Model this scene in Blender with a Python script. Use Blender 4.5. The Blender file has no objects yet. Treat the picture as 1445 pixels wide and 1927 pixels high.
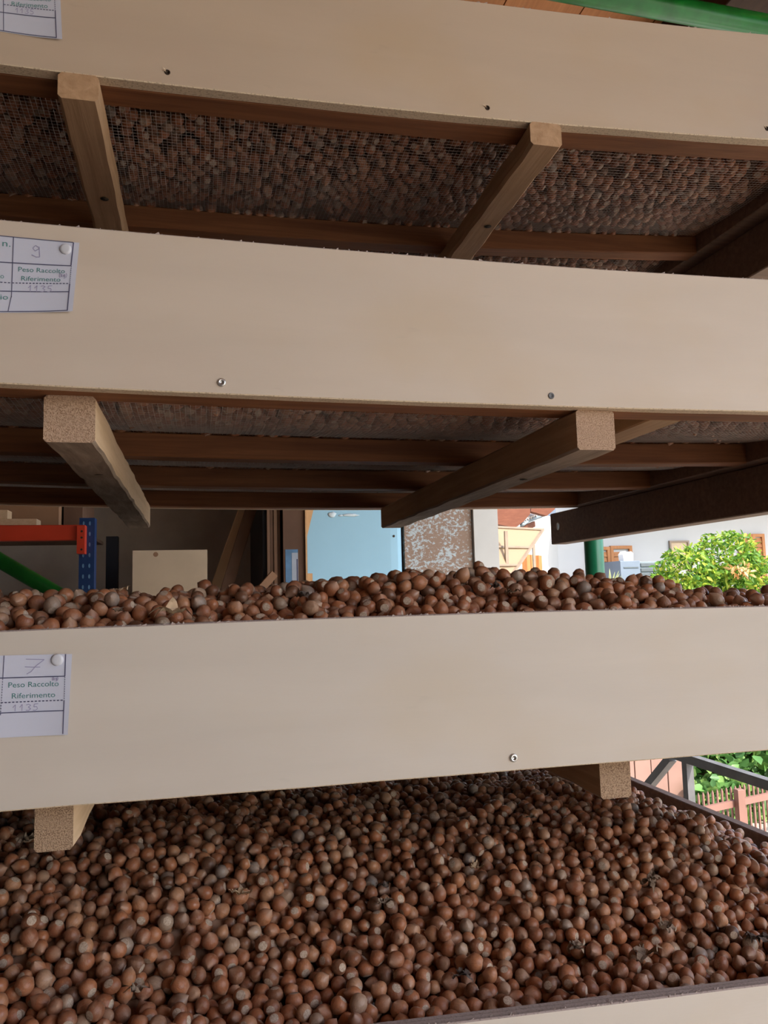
import bpy, math, random
import numpy as np
from mathutils import Vector, Matrix

# ------------------------------------------------------------------ camera, sky, sun, exposure
sc = bpy.context.scene
col = sc.collection
CAM_M = Matrix(((0.973663362, 0.000992366, -0.227988318, 0),
                (-0.226552389, -0.107928391, -0.968000763, 0),
                (-0.025567023, 0.994158175, -0.104861098, 0),
                (0, 0, 0, 1)))
cam_d = bpy.data.cameras.new('camera')
cam_d.sensor_fit = 'HORIZONTAL'
cam_d.sensor_width = 36.0
cam_d.lens = 36.0 * 1493.3 / 1445.0
cam_d.clip_start = 0.02
cam_d.clip_end = 200
cam = bpy.data.objects.new('camera', cam_d)
cam.matrix_world = CAM_M
col.objects.link(cam)
sc.camera = cam

world = bpy.data.worlds.new('sky')
sc.world = world
world.use_nodes = True
wn = world.node_tree
sky = wn.nodes.new('ShaderNodeTexSky')
sky.sky_type = 'NISHITA'
sky.sun_disc = False
sky.sun_elevation = math.radians(47)
sky.sun_rotation = math.radians(155)
sky.air_density = 1.0
sky.dust_density = 2.0
wn.links.new(sky.outputs[0], wn.nodes['Background'].inputs[0])
wn.nodes['Background'].inputs[1].default_value = 0.36

SUN_DIR = Vector((0.28, -0.60, 0.72)).normalized()
sun_d = bpy.data.lights.new('sun', 'SUN')
sun_d.energy = 4.3
sun_d.angle = math.radians(0.6)
sun_d.color = (1.0, 0.93, 0.82)
sun = bpy.data.objects.new('sun', sun_d)
sun.rotation_euler = SUN_DIR.to_track_quat('Z', 'Y').to_euler()
sun.location = (4, -8, 10)
col.objects.link(sun)

sc.view_settings.view_transform = 'Standard'
sc.view_settings.look = 'None'
sc.view_settings.gamma = 1
sc.view_settings.use_curve_mapping = False
sc.view_settings.exposure = 0.85
sc.cycles.max_bounces = 10
sc.cycles.diffuse_bounces = 6
sc.cycles.use_denoising = True

rng = np.random.default_rng(11)
random.seed(7)
GROUND = -1.45

# ------------------------------------------------------------------ materials
class Mat:
    def __init__(s, name, rough=0.6, spec=0.4):
        s.m = bpy.data.materials.new(name)
        s.m.use_nodes = True
        s.nt = s.m.node_tree
        s.b = s.nt.nodes['Principled BSDF']
        s.b.inputs['Roughness'].default_value = rough
        s.b.inputs['Specular IOR Level'].default_value = spec
    def n(s, t, **kw):
        nd = s.nt.nodes.new('ShaderNode' + t)
        for k, v in kw.items():
            setattr(nd, k, v)
        return nd
    def l(s, a, b):
        s.nt.links.new(a, b)
    def coord(s, scale=(1, 1, 1), kind='Object', loc=(0, 0, 0)):
        tc = s.n('TexCoord')
        mp = s.n('Mapping')
        mp.inputs['Scale'].default_value = scale
        mp.inputs['Location'].default_value = loc
        s.l(tc.outputs[kind], mp.inputs[0])
        return mp.outputs[0]
    def noise(s, vec, scale, detail=4, rough=0.55, dist=0.0):
        nz = s.n('TexNoise')
        nz.inputs['Scale'].default_value = scale
        nz.inputs['Detail'].default_value = detail
        nz.inputs['Roughness'].default_value = rough
        nz.inputs['Distortion'].default_value = dist
        s.l(vec, nz.inputs['Vector'])
        return nz.outputs['Fac']
    def ramp(s, fac, stops):
        r = s.n('ValToRGB')
        e = r.color_ramp.elements
        while len(e) < len(stops):
            e.new(0.5)
        for i, (p, c) in enumerate(stops):
            e[i].position = p
            e[i].color = (c[0], c[1], c[2], 1) if not isinstance(c, (int, float)) else (c, c, c, 1)
        s.l(fac, r.inputs[0])
        return r.outputs[0]
    def mix(s, fac, a, b, mode='MIX'):
        m = s.n('MixRGB')
        m.blend_type = mode
        for i, v in ((0, fac), (1, a), (2, b)):
            if isinstance(v, (int, float)):
                m.inputs[i].default_value = v
            elif isinstance(v, tuple):
                m.inputs[i].default_value = (v[0], v[1], v[2], 1)
            else:
                s.l(v, m.inputs[i])
        return m.outputs[0]
    def math(s, op, a, b=0.0):
        m = s.n('Math', operation=op)
        for i, v in ((0, a), (1, b)):
            if isinstance(v, (int, float)):
                m.inputs[i].default_value = v
            else:
                s.l(v, m.inputs[i])
        return m.outputs[0]
    def color(s, c):
        if isinstance(c, tuple):
            s.b.inputs['Base Color'].default_value = (c[0], c[1], c[2], 1)
        else:
            s.l(c, s.b.inputs['Base Color'])
        return s
    def bump(s, h, strength=0.3, dist=0.002):
        b = s.n('Bump')
        b.inputs['Strength'].default_value = strength
        b.inputs['Distance'].default_value = dist
        s.l(h, b.inputs['Height'])
        s.l(b.outputs[0], s.b.inputs['Normal'])
        return s

def plain(name, c, rough=0.6, spec=0.4, var=0.12, scale=12, metal=0.0, bump=0.0):
    m = Mat(name, rough, spec)
    v = m.coord()
    nz = m.noise(v, scale, 4)
    m.color(m.ramp(nz, [(0.3, tuple(x * (1 - var) for x in c)), (0.7, tuple(min(1, x * (1 + var)) for x in c))]))
    m.b.inputs['Metallic'].default_value = metal
    if bump:
        m.bump(m.noise(v, scale * 8, 5), bump, 0.002)
    return m.m

def wood(name, dark, light, grain=(3, 60, 60), rough=0.65, bump=0.35, spot=0.25):
    m = Mat(name, rough, 0.25)
    v = m.coord(grain)
    g = m.noise(v, 1.6, 6, 0.6, 0.4)
    v2 = m.coord((1, 1, 1))
    blot = m.noise(v2, 7, 4)
    c = m.ramp(g, [(0.28, dark), (0.72, light)])
    c = m.mix(m.ramp(blot, [(0.35, 0.0), (0.75, spot)]), c, tuple(x * 0.55 for x in dark))
    m.color(c)
    m.bump(g, bump, 0.0015)
    return m.m

def plywood(name, base, yellow, pink):
    m = Mat(name, 0.55, 0.3)
    v = m.coord((1.2, 1, 9))
    g = m.noise(v, 2.2, 6, 0.55, 0.5)
    c = m.ramp(g, [(0.25, tuple(x * 0.95 for x in base)), (0.75, tuple(min(1, x * 1.05) for x in base))])
    vb = m.coord((1, 1, 1.6))
    c = m.mix(m.ramp(m.noise(vb, 5.5, 3), [(0.5, 0.0), (0.8, 0.55)]), c, yellow)
    vp = m.coord((1.0, 1, 1.6), loc=(3.1, 0, 1.7))
    c = m.mix(m.ramp(m.noise(vp, 4.0, 3), [(0.5, 0.0), (0.85, 0.5)]), c, pink)
    vs = m.coord((4, 1, 14), loc=(0.7, 0.2, 0))
    c = m.mix(m.ramp(m.noise(vs, 3.2, 3), [(0.68, 0.0), (0.8, 0.35)]), c, tuple(x * 0.72 for x in base))
    m.color(c)
    fine = m.noise(m.coord((14, 90, 140)), 3, 3)
    m.bump(fine, 0.12, 0.0006)
    return m.m

def ply_edge(name, light, dark, n=330):
    m = Mat(name, 0.75, 0.2)
    tc = m.coord()
    sp = m.n('SeparateXYZ')
    m.l(tc, sp.inputs[0])
    wob = m.noise(m.coord((30, 30, 30)), 2, 3)
    ph = m.math('ADD', m.math('MULTIPLY', sp.outputs['Y'], float(n) * 6.2832 / 1.0), m.math('MULTIPLY', wob, 2.0))
    s = m.math('SINE', ph)
    c = m.ramp(m.math('MULTIPLY_ADD', s, 0.5), [(0.0, dark), (0.35, light), (1.0, light)])
    pores = m.noise(m.coord((1, 1, 1)), 420, 2)
    c = m.mix(m.ramp(pores, [(0.52, 0.0), (0.66, 0.45)]), c, tuple(x * 0.45 for x in dark))
    m.color(c)
    m.bump(pores, 0.5, 0.001)
    return m.m

def endgrain(name, light, dark):
    m = Mat(name, 0.85, 0.15)
    a = m.noise(m.coord(), 760, 3, 0.6)
    ring = m.noise(m.coord((6, 10, 60)), 1.4, 2)
    c = m.ramp(a, [(0.38, dark), (0.56, light)])
    c = m.mix(m.ramp(ring, [(0.4, 0.0), (0.7, 0.35)]), c, tuple(x * 0.8 for x in light))
    m.color(c)
    m.bump(a, 0.9, 0.002)
    return m.m

def nut_material(name, individual):
    m = Mat(name, 0.4, 0.42)
    if individual:
        rnd = m.n('ObjectInfo').outputs['Random']
    else:
        rnd = m.n('Attribute', attribute_name='rnd').outputs['Fac']
    loc = m.n('Attribute', attribute_name='loc').outputs['Vector']
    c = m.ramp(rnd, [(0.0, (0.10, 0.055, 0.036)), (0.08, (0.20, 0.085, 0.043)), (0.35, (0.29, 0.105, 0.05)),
                     (0.7, (0.40, 0.15, 0.065)), (0.88, (0.44, 0.215, 0.11)), (0.97, (0.38, 0.27, 0.19)), (1.0, (0.22, 0.185, 0.165))])
    sp = m.n('SeparateXYZ')
    m.l(loc, sp.inputs[0])
    add = m.n('VectorMath', operation='ADD')
    cmb = m.n('CombineXYZ')
    for i in range(3):
        m.l(m.math('MULTIPLY', rnd, 37.0 + 11 * i), cmb.inputs[i])
    m.l(loc, add.inputs[0])
    m.l(cmb.outputs[0], add.inputs[1])
    mp = m.n('Mapping')
    mp.inputs['Scale'].default_value = (1, 1, 0.25)
    m.l(add.outputs[0], mp.inputs[0])
    stripes = m.noise(mp.outputs[0], 6.5, 3, 0.6)
    c = m.mix(m.ramp(stripes, [(0.4, 0.0), (0.7, 0.4)]), c, (0.17, 0.06, 0.03))
    patch = m.noise(add.outputs[0], 1.3, 3, 0.6)
    c = m.mix(m.ramp(patch, [(0.5, 0.0), (0.72, 0.45)]), c, (0.43, 0.25, 0.155))
    tip = m.math('SUBTRACT', sp.outputs['Z'], m.math('MULTIPLY', patch, 0.5))
    c = m.mix(m.ramp(tip, [(0.2, 0.0), (0.85, 0.55)]), c, (0.46, 0.30, 0.21))
    m.color(c)
    m.l(m.ramp(patch, [(0.3, 0.28), (0.7, 0.55)]), m.b.inputs['Roughness'])
    m.bump(stripes, 0.15, 0.1 if individual else 0.001)
    return m.m

MT = {}
MT['ply'] = plywood('pale_plywood', (0.56, 0.465, 0.375), (0.53, 0.41, 0.28), (0.53, 0.405, 0.325))
MT['ply_warm'] = plywood('warm_plywood', (0.50, 0.39, 0.29), (0.48, 0.35, 0.22), (0.46, 0.33, 0.25))  # darker, warmer tone stands in for ceiling bounce on the top board
MT['ply_cool'] = plywood('cool_pale_plywood', (0.55, 0.485, 0.415), (0.53, 0.44, 0.33), (0.52, 0.43, 0.36))  # cooler tone puts sky light into the lower boards' colour
MT['ply_edge'] = ply_edge('plywood_cut_edge', (0.70, 0.56, 0.40), (0.42, 0.29, 0.18))
MT['ply_top'] = ply_edge('weathered_cut_edge', (0.36, 0.285, 0.25), (0.28, 0.22, 0.19), 150)
MT['frame'] = wood('brown_frame_wood', (0.16, 0.058, 0.024), (0.29, 0.12, 0.048))
MT['frame_dark'] = wood('dark_bearer_wood', (0.14, 0.085, 0.06), (0.24, 0.15, 0.10))  # dark tone puts shade on bearers and tray sides into the wood
MT['batten'] = wood('brown_batten_wood', (0.36, 0.21, 0.11), (0.52, 0.33, 0.19), (60, 3, 60), 0.7, 0.5)
MT['batten_old'] = wood('grey_weathered_batten', (0.20, 0.14, 0.10), (0.48, 0.36, 0.26), (45, 6, 45), 0.8, 0.9, 0.5)  # dull tone paints the shade on runner undersides
MT['pine'] = wood('pale_pine', (0.60, 0.41, 0.24), (0.74, 0.54, 0.35), (60, 3, 60), 0.6, 0.3, 0.1)  # pale pine, brightened to paint light on the runners' right faces
MT['end'] = endgrain('rough_end_grain', (0.56, 0.38, 0.26), (0.30, 0.18, 0.11))
MT['end_grey'] = endgrain('greyish_end_grain', (0.50, 0.34, 0.22), (0.20, 0.12, 0.075))
MT['wire'] = plain('galvanised_wire', (0.52, 0.47, 0.43), 0.5, 0.4, 0.15, 40, 0.3)
MT['steel'] = plain('zinc_steel', (0.6, 0.6, 0.58), 0.3, 0.5, 0.1, 60, 0.9)
MT['hole'] = plain('dark_hole', (0.05, 0.035, 0.025), 0.9, 0.1)
MT['nut'] = nut_material('hazelnut_shells', False)
MT['nut1'] = nut_material('hazelnut_shell', True)
def scar_mat():
    m = Mat('pale_nut_base', 0.8, 0.15)
    a = m.noise(m.n('Attribute', attribute_name='loc').outputs['Vector'], 5, 4, 0.7)
    m.color(m.ramp(a, [(0.35, (0.30, 0.20, 0.14)), (0.6, (0.54, 0.42, 0.32))]))
    return m.m
MT['scar'] = scar_mat()
MT['husk'] = plain('dry_husk', (0.30, 0.22, 0.16), 0.85, 0.1, 0.4, 60, 0, 0.4)
MT['husk_pale'] = plain('pale_dry_husk', (0.58, 0.42, 0.27), 0.8, 0.1, 0.25, 60)
MT['husk_dark'] = plain('dark_dry_husk', (0.13, 0.10, 0.085), 0.9, 0.1, 0.4, 60, 0, 0.4)
MT['paper'] = plain('white_paper', (0.55, 0.56, 0.65), 0.7, 0.2, 0.02, 5)
MT['ink_line'] = plain('dark_print', (0.085, 0.085, 0.15), 0.7, 0.2)
MT['ink_green'] = plain('green_print', (0.09, 0.24, 0.23), 0.7, 0.2)
MT['ink_pen'] = plain('pen_ink', (0.34, 0.32, 0.46), 0.7, 0.2)
MT['pin'] = plain('white_plastic', (0.56, 0.56, 0.60), 0.3, 0.5, 0.02)
MT['green'] = plain('green_gloss_paint', (0.004, 0.105, 0.012), 0.34, 0.3, 0.3, 18)
MT['green_post'] = plain('deep_green_paint', (0.008, 0.16, 0.075), 0.3, 0.5, 0.15, 18)
MT['red'] = plain('red_orange_paint', (0.54, 0.045, 0.016), 0.4, 0.4, 0.08)
MT['blue'] = plain('blue_paint', (0.012, 0.04, 0.13), 0.38, 0.4, 0.08)
MT['black'] = plain('dark_navy_paint', (0.012, 0.014, 0.022), 0.5, 0.3)  # near-black stands in for shade on rear uprights and in a gap
MT['card'] = plain('brown_cardboard', (0.30, 0.17, 0.10), 0.85, 0.15, 0.12, 8)
MT['card_dark'] = plain('dark_cardboard', (0.13, 0.075, 0.05), 0.85, 0.15, 0.15, 8)
MT['card_mid'] = plain('mid_brown_board', (0.19, 0.11, 0.07), 0.85, 0.15, 0.12, 8)
MT['card_pale'] = plain('beige_cardboard', (0.54, 0.42, 0.29), 0.8, 0.15, 0.06, 7)
MT['card_edge'] = plain('cut_cardboard_edge', (0.60, 0.36, 0.18), 0.85, 0.15)  # orange tone of the torn flap; also paints the box's lit edge
MT['label_blue'] = plain('blue_label', (0.11, 0.22, 0.36), 0.5, 0.3, 0.25, 14)
MT['label_grey'] = plain('grey_label', (0.36, 0.40, 0.46), 0.5, 0.3, 0.1, 14)
MT['blue_board'] = plain('light_blue_paint', (0.30, 0.52, 0.65), 0.6, 0.3, 0.04, 3)
MT['plaster_bit'] = plain('white_plaster_smear', (0.62, 0.72, 0.76), 0.8, 0.2, 0.1, 40, 0, 0.5)
def peeling():
    m = Mat('peeling_paint', 0.8, 0.2)
    v = m.coord((1, 1, 1.3))
    a = m.noise(v, 60, 8, 0.72, 0.2)
    big = m.noise(m.coord(), 6, 3)
    f = m.math('ADD', a, m.math('MULTIPLY', m.math('SUBTRACT', big, 0.5), 0.5))
    c = m.ramp(f, [(0.46, (0.26, 0.185, 0.14)), (0.53, (0.30, 0.22, 0.17)), (0.565, (0.42, 0.48, 0.50))])
    m.color(c)
    m.bump(m.ramp(f, [(0.5, 0.0), (0.57, 1.0)]), 0.5, 0.003)
    return m.m
MT['peel'] = peeling()
MT['plaster'] = plain('grey_plaster', (0.34, 0.31, 0.28), 0.9, 0.1, 0.15, 4, 0, 0.3)
MT['white_wall'] = plain('white_limewash', (0.50, 0.50, 0.475), 0.9, 0.1, 0.06, 5, 0, 0.2)
MT['house'] = plain('white_house_render', (0.47, 0.475, 0.47), 0.9, 0.1, 0.03, 3)
MT['concrete'] = plain('grey_brown_concrete', (0.36, 0.30, 0.235), 0.9, 0.15, 0.15, 3, 0, 0.3)
MT['yard'] = plain('sunlit_yard_paving', (0.50, 0.45, 0.38), 0.9, 0.15, 0.15, 2, 0, 0.3)
MT['ceil'] = wood('orange_ceiling_boards', (0.34, 0.13, 0.045), (0.50, 0.21, 0.075), (50, 2, 50), 0.55, 0.2)
MT['beam'] = wood('dark_roof_beam', (0.035, 0.017, 0.01), (0.06, 0.03, 0.018), (50, 2, 50), 0.7, 0.3)
MT['shutter'] = wood('orange_shutter_wood', (0.38, 0.15, 0.05), (0.48, 0.22, 0.085), (50, 50, 3), 0.5, 0.2)
MT['terracotta'] = wood('red_brown_eave', (0.13, 0.042, 0.022), (0.18, 0.065, 0.035), (8, 40, 40), 0.7, 0.2)
MT['rooftile'] = plain('weathered_roof_tile', (0.52, 0.45, 0.40), 0.85, 0.15, 0.2, 12)
MT['gutter'] = plain('grey_gutter', (0.2, 0.24, 0.26), 0.5, 0.4)
MT['ac'] = plain('pale_blue_casing', (0.16, 0.20, 0.25), 0.5, 0.4, 0.04)
MT['grille'] = plain('dark_grille', (0.10, 0.12, 0.13), 0.6, 0.3)
MT['white_plastic'] = plain('white_sunlit_plastic', (0.85, 0.85, 0.83), 0.5, 0.4, 0.02)
MT['iron'] = plain('dark_grey_iron', (0.13, 0.13, 0.135), 0.5, 0.4, 0.15, 20)
MT['pinkwood'] = plain('pink_painted_boards', (0.27, 0.165, 0.135), 0.75, 0.2, 0.08, 6)
MT['pinkmetal'] = plain('pink_brown_fence_paint', (0.22, 0.115, 0.09), 0.6, 0.3, 0.06, 6)
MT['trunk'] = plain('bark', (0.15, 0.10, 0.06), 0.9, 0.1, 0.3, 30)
def leaf_mat(name, stops, trans):
    m = Mat(name, 0.45, 0.35)
    r = m.n('Attribute', attribute_name='rnd').outputs['Fac']
    c = m.ramp(r, stops)
    m.color(c)
    tr = m.n('BsdfTranslucent')
    m.l(c, tr.inputs['Color'])
    mx = m.n('MixShader')
    mx.inputs[0].default_value = trans
    m.l(m.b.outputs[0], mx.inputs[1])
    m.l(tr.outputs[0], mx.inputs[2])
    m.l(mx.outputs[0], m.nt.nodes['Material Output'].inputs['Surface'])
    return m.m
MT['leaf'] = leaf_mat('lime_leaves', [(0.0, (0.06, 0.16, 0.025)), (0.5, (0.19, 0.36, 0.04)), (0.9, (0.45, 0.52, 0.06)), (1.0, (0.58, 0.52, 0.09))], 0.4)
MT['ivy'] = leaf_mat('ivy_leaves', [(0.0, (0.06, 0.16, 0.05)), (0.6, (0.16, 0.34, 0.09)), (1.0, (0.34, 0.48, 0.13))], 0.3)
MT['yucca'] = leaf_mat('pale_spiky_leaves', [(0.0, (0.42, 0.46, 0.22)), (1.0, (0.62, 0.60, 0.34))], 0.3)
MT['petal_red'] = leaf_mat('red_petals', [(0.0, (0.72, 0.08, 0.07)), (1.0, (0.85, 0.22, 0.2))], 0.3)
MT['petal_yellow'] = leaf_mat('yellow_petals', [(0.0, (0.80, 0.52, 0.05)), (1.0, (0.85, 0.65, 0.1))], 0.3)
MT['petal_orange'] = leaf_mat('dry_orange_leaves', [(0.0, (0.66, 0.34, 0.12)), (1.0, (0.72, 0.46, 0.22))], 0.3)
MT['awning'] = leaf_mat('cream_translucent_sheet', [(0.0, (0.50, 0.38, 0.25)), (1.0, (0.50, 0.38, 0.25))], 0.55)
MT['awn_bar'] = plain('tan_metal_bar', (0.24, 0.18, 0.13), 0.5, 0.4)

# ------------------------------------------------------------------ mesh helpers
class MB:
    def __init__(s):
        s.v, s.f, s.mi = [], [], []
    def add(s, vs, fs, mi=0):
        o = len(s.v)
        s.v += [tuple(p) for p in vs]
        s.f += [tuple(i + o for i in f) for f in fs]
        s.mi += [mi] * len(fs) if isinstance(mi, int) else list(mi)
        return s
    def box(s, x0, x1, y0, y1, z0, z1, mi=0):
        return s.add([(x0, y0, z0), (x1, y0, z0), (x1, y1, z0), (x0, y1, z0), (x0, y0, z1), (x1, y0, z1), (x1, y1, z1), (x0, y1, z1)],
                     [(0, 3, 2, 1), (4, 5, 6, 7), (0, 1, 5, 4), (1, 2, 6, 5), (2, 3, 7, 6), (3, 0, 4, 7)], mi)
    def cbox(s, x0, x1, y0, y1, z0, z1, c=0.002, mi=0):
        return s.beam_x([x0, x1], y0, y1, lambda x: z0, lambda x: z1, c, (mi,) * 5)
    def rings(s, rings, mi=0, cap=True, capmi=None, closed=True):
        n = len(rings[0])
        vs = [p for r in rings for p in r]
        fs, ms = [], []
        for i in range(len(rings) - 1):
            for j in range(n if closed else n - 1):
                k = (j + 1) % n
                fs.append((i * n + j, i * n + k, (i + 1) * n + k, (i + 1) * n + j))
                ms.append(mi if isinstance(mi, int) else mi[j])
        if cap:
            cm = capmi if capmi is not None else (mi if isinstance(mi, int) else mi[0])
            fs.append(tuple(range(n))[::-1]); ms.append(cm)
            b = (len(rings) - 1) * n
            fs.append(tuple(b + j for j in range(n))); ms.append(cm)
        return s.add(vs, fs, ms)
    def beam_x(s, xs, y0, y1, zlo, zhi, c=0.0015, mis=(0, 0, 0, 0, 0), jit=0.0):
        """board running along X; mis = front, bottom, back, top, end material slots"""
        R = []
        for x in xs:
            a, b = zlo(x), zhi(x)
            j = lambda: random.uniform(-jit, jit)
            ja, jb, jc, jd = j(), j(), j(), j()
            R.append([(x, y0, a + c + ja), (x, y0, b - c + jb), (x, y0 + c, b + jb), (x, y1 - c, b + jc),
                      (x, y1, b - c + jc), (x, y1, a + c + jd), (x, y1 - c, a + jd), (x, y0 + c, a + ja)])
        f, bo, ba, t, e = mis
        return s.rings(R, (f, t, t, t, ba, bo, bo, bo), True, e)
    def beam_y(s, ys, xc, w, zlo, zhi, c=0.002, mis=(0, 0, 0, 0, 0), jit=0.0):
        """batten running along Y; mis = left, bottom, right, top, end"""
        R = []
        for y in ys:
            x = xc(y) if callable(xc) else xc
            j = lambda: random.uniform(-jit, jit)
            x0, x1, a, b = x - w / 2 + j(), x + w / 2 + j(), zlo + j(), zhi
            R.append([(x0, y, a + c), (x0 + c, y, a), (x1 - c, y, a), (x1, y, a + c),
                      (x1, y, b - c), (x1 - c, y, b), (x0 + c, y, b), (x0, y, b - c)])
        l, bo, r, t, e = mis
        return s.rings(R, (bo, bo, bo, r, t, t, t, l), True, e)
    def tube(s, pts, r, n=10, mi=0, cap=True):
        pts = [Vector(p) for p in pts]
        R = []
        up = Vector((0, 0, 1))
        for i, p in enumerate(pts):
            d = (pts[min(i + 1, len(pts) - 1)] - pts[max(i - 1, 0)]).normalized()
            u = up if abs(d.z) < 0.95 else Vector((1, 0, 0))
            a = d.cross(u).normalized()
            b = a.cross(d)
            rr = r[i] if isinstance(r, (list, tuple)) else r
            R.append([p + (a * math.cos(t) + b * math.sin(t)) * rr for t in (2 * math.pi * k / n for k in range(n))])
        return s.rings(R, mi, cap)
    def bar(s, p0, p1, w, h, mi=0):
        """square-section bar between two points"""
        p0, p1 = Vector(p0), Vector(p1)
        d = (p1 - p0).normalized()
        u = Vector((0, 0, 1)) if abs(d.z) < 0.9 else Vector((0, 1, 0))
        a = d.cross(u).normalized() * w / 2
        b = a.normalized().cross(d) * h / 2
        R = [[p + a * sx + b * sy for sx, sy in ((-1, -1), (1, -1), (1, 1), (-1, 1))] for p in (p0, p1)]
        return s.rings(R, mi)
    def lathe(s, c, prof, n=16, axis='y', mi=0):
        R = []
        for (h, r) in prof:
            ring = []
            for k in range(n):
                t = 2 * math.pi * k / n
                u, v = r * math.cos(t), r * math.sin(t)
                ring.append((c[0] + u, c[1] + h, c[2] + v) if axis == 'y' else (c[0] + u, c[1] + v, c[2] + h))
            R.append(ring)
        return s.rings(R, mi)
    def build(s, name, mats, parent=None, smooth=False, loc=None):
        me = bpy.data.meshes.new(name)
        off = Vector((0, 0, 0))
        if parent is not None:
            off = parent.matrix_world.translation if parent.parent is None else Vector(parent['_w'])
        elif loc is not None:
            off = Vector(loc)
        me.from_pydata([(p[0] - off[0], p[1] - off[1], p[2] - off[2]) for p in s.v], [], s.f)
        for m in (mats if isinstance(mats, (list, tuple)) else [mats]):
            me.materials.append(m)
        me.polygons.foreach_set('material_index', s.mi)
        if smooth:
            me.polygons.foreach_set('use_smooth', [True] * len(me.polygons))
        me.update()
        o = bpy.data.objects.new(name, me)
        col.objects.link(o)
        if parent is not None:
            o.parent = parent
            o['_w'] = tuple(off)
        elif loc is not None:
            o.location = loc
            o.matrix_world.translation = loc
        return o

def tag(o, label=None, cat=None, group=None, kind=None):
    for k, v in (('label', label), ('category', cat), ('group', group), ('kind', kind)):
        if v:
            o[k] = v
    return o

def thing(name, label, cat, loc, group=None):
    o = bpy.data.objects.new(name, None)
    o.empty_display_size = 0.05
    o.location = loc
    o.matrix_world = Matrix.Translation(loc)
    col.objects.link(o)
    return tag(o, label, cat, group)

def lin(a, b, n):
    return [a + (b - a) * i / (n - 1) for i in range(n)]

# ------------------------------------------------------------------ ground and building
MB().box(-3.6, 2.2, -3.0, 4.5, GROUND - 0.12, GROUND).build('floor', MT['concrete'])['kind'] = 'structure'
g = MB().box(2.2, 40, -30, 40, GROUND - 0.12, GROUND - 0.005)
g.box(-40, -3.6, -30, 40, GROUND - 0.12, GROUND - 0.005)
g.box(-3.6, 2.2, -30, -3.0, GROUND - 0.12, GROUND - 0.005)
g.box(-3.6, 2.2, 4.5, 40, GROUND - 0.12, GROUND - 0.005)
g.build('ground', MT['yard'])['kind'] = 'structure'

wb = MB().box(-3.6, 1.30, 4.3, 4.5, GROUND, 1.72).build('wall_back', MT['plaster'])
wb['kind'] = 'structure'
wl = MB().box(-3.6, -3.4, -3.0, 4.3, GROUND, 1.72).build('wall_left', MT['plaster'])
wl['kind'] = 'structure'
wf_ = MB().box(-3.6, 1.3, -3.0, -2.8, GROUND, 1.72).build('wall_front', MT['plaster'])  # unseen wall added to cut the light from the front
wf_['kind'] = 'structure'
# corner pillar, limewashed
pil = MB().box(1.325, 1.452, 3.70, 4.5, GROUND, 1.66).build('pillar', MT['white_wall'])
pil['kind'] = 'structure'
# ceiling: one plank after another along Y, on beams
ceil = MB().box(-3.6, 2.2, -3.0, 4.6, 1.72, 1.78).build('ceiling', MT['beam'])
ceil['kind'] = 'structure'
x = -3.6
k = 0
while x < 2.15:
    w = 0.235
    MB().cbox(x + 0.002, min(x + w - 0.002, 2.2), -3.0, 4.6, 1.695, 1.72, 0.003).build('plank', MT['ceil'], ceil)
    x += w
for i, bx in enumerate((-2.4, -0.55, 1.36, 2.03)):
    b = MB().beam_y(lin(-3.0, 4.6, 3), bx + 0.08, 0.16, 1.53, 1.695).build('ceiling_beam', MT['beam'], ceil)

# ------------------------------------------------------------------ drying trays
X0, X1 = -0.68, 0.965        # inside faces of the side rails
def sag_fn(supports, amount=0.009):
    def f(y):
        for a, b in zip(supports[:-1], supports[1:]):
            if a <= y <= b:
                return -amount * math.sin(math.pi * (y - a) / (b - a))
        return 0.0
    return f

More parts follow.
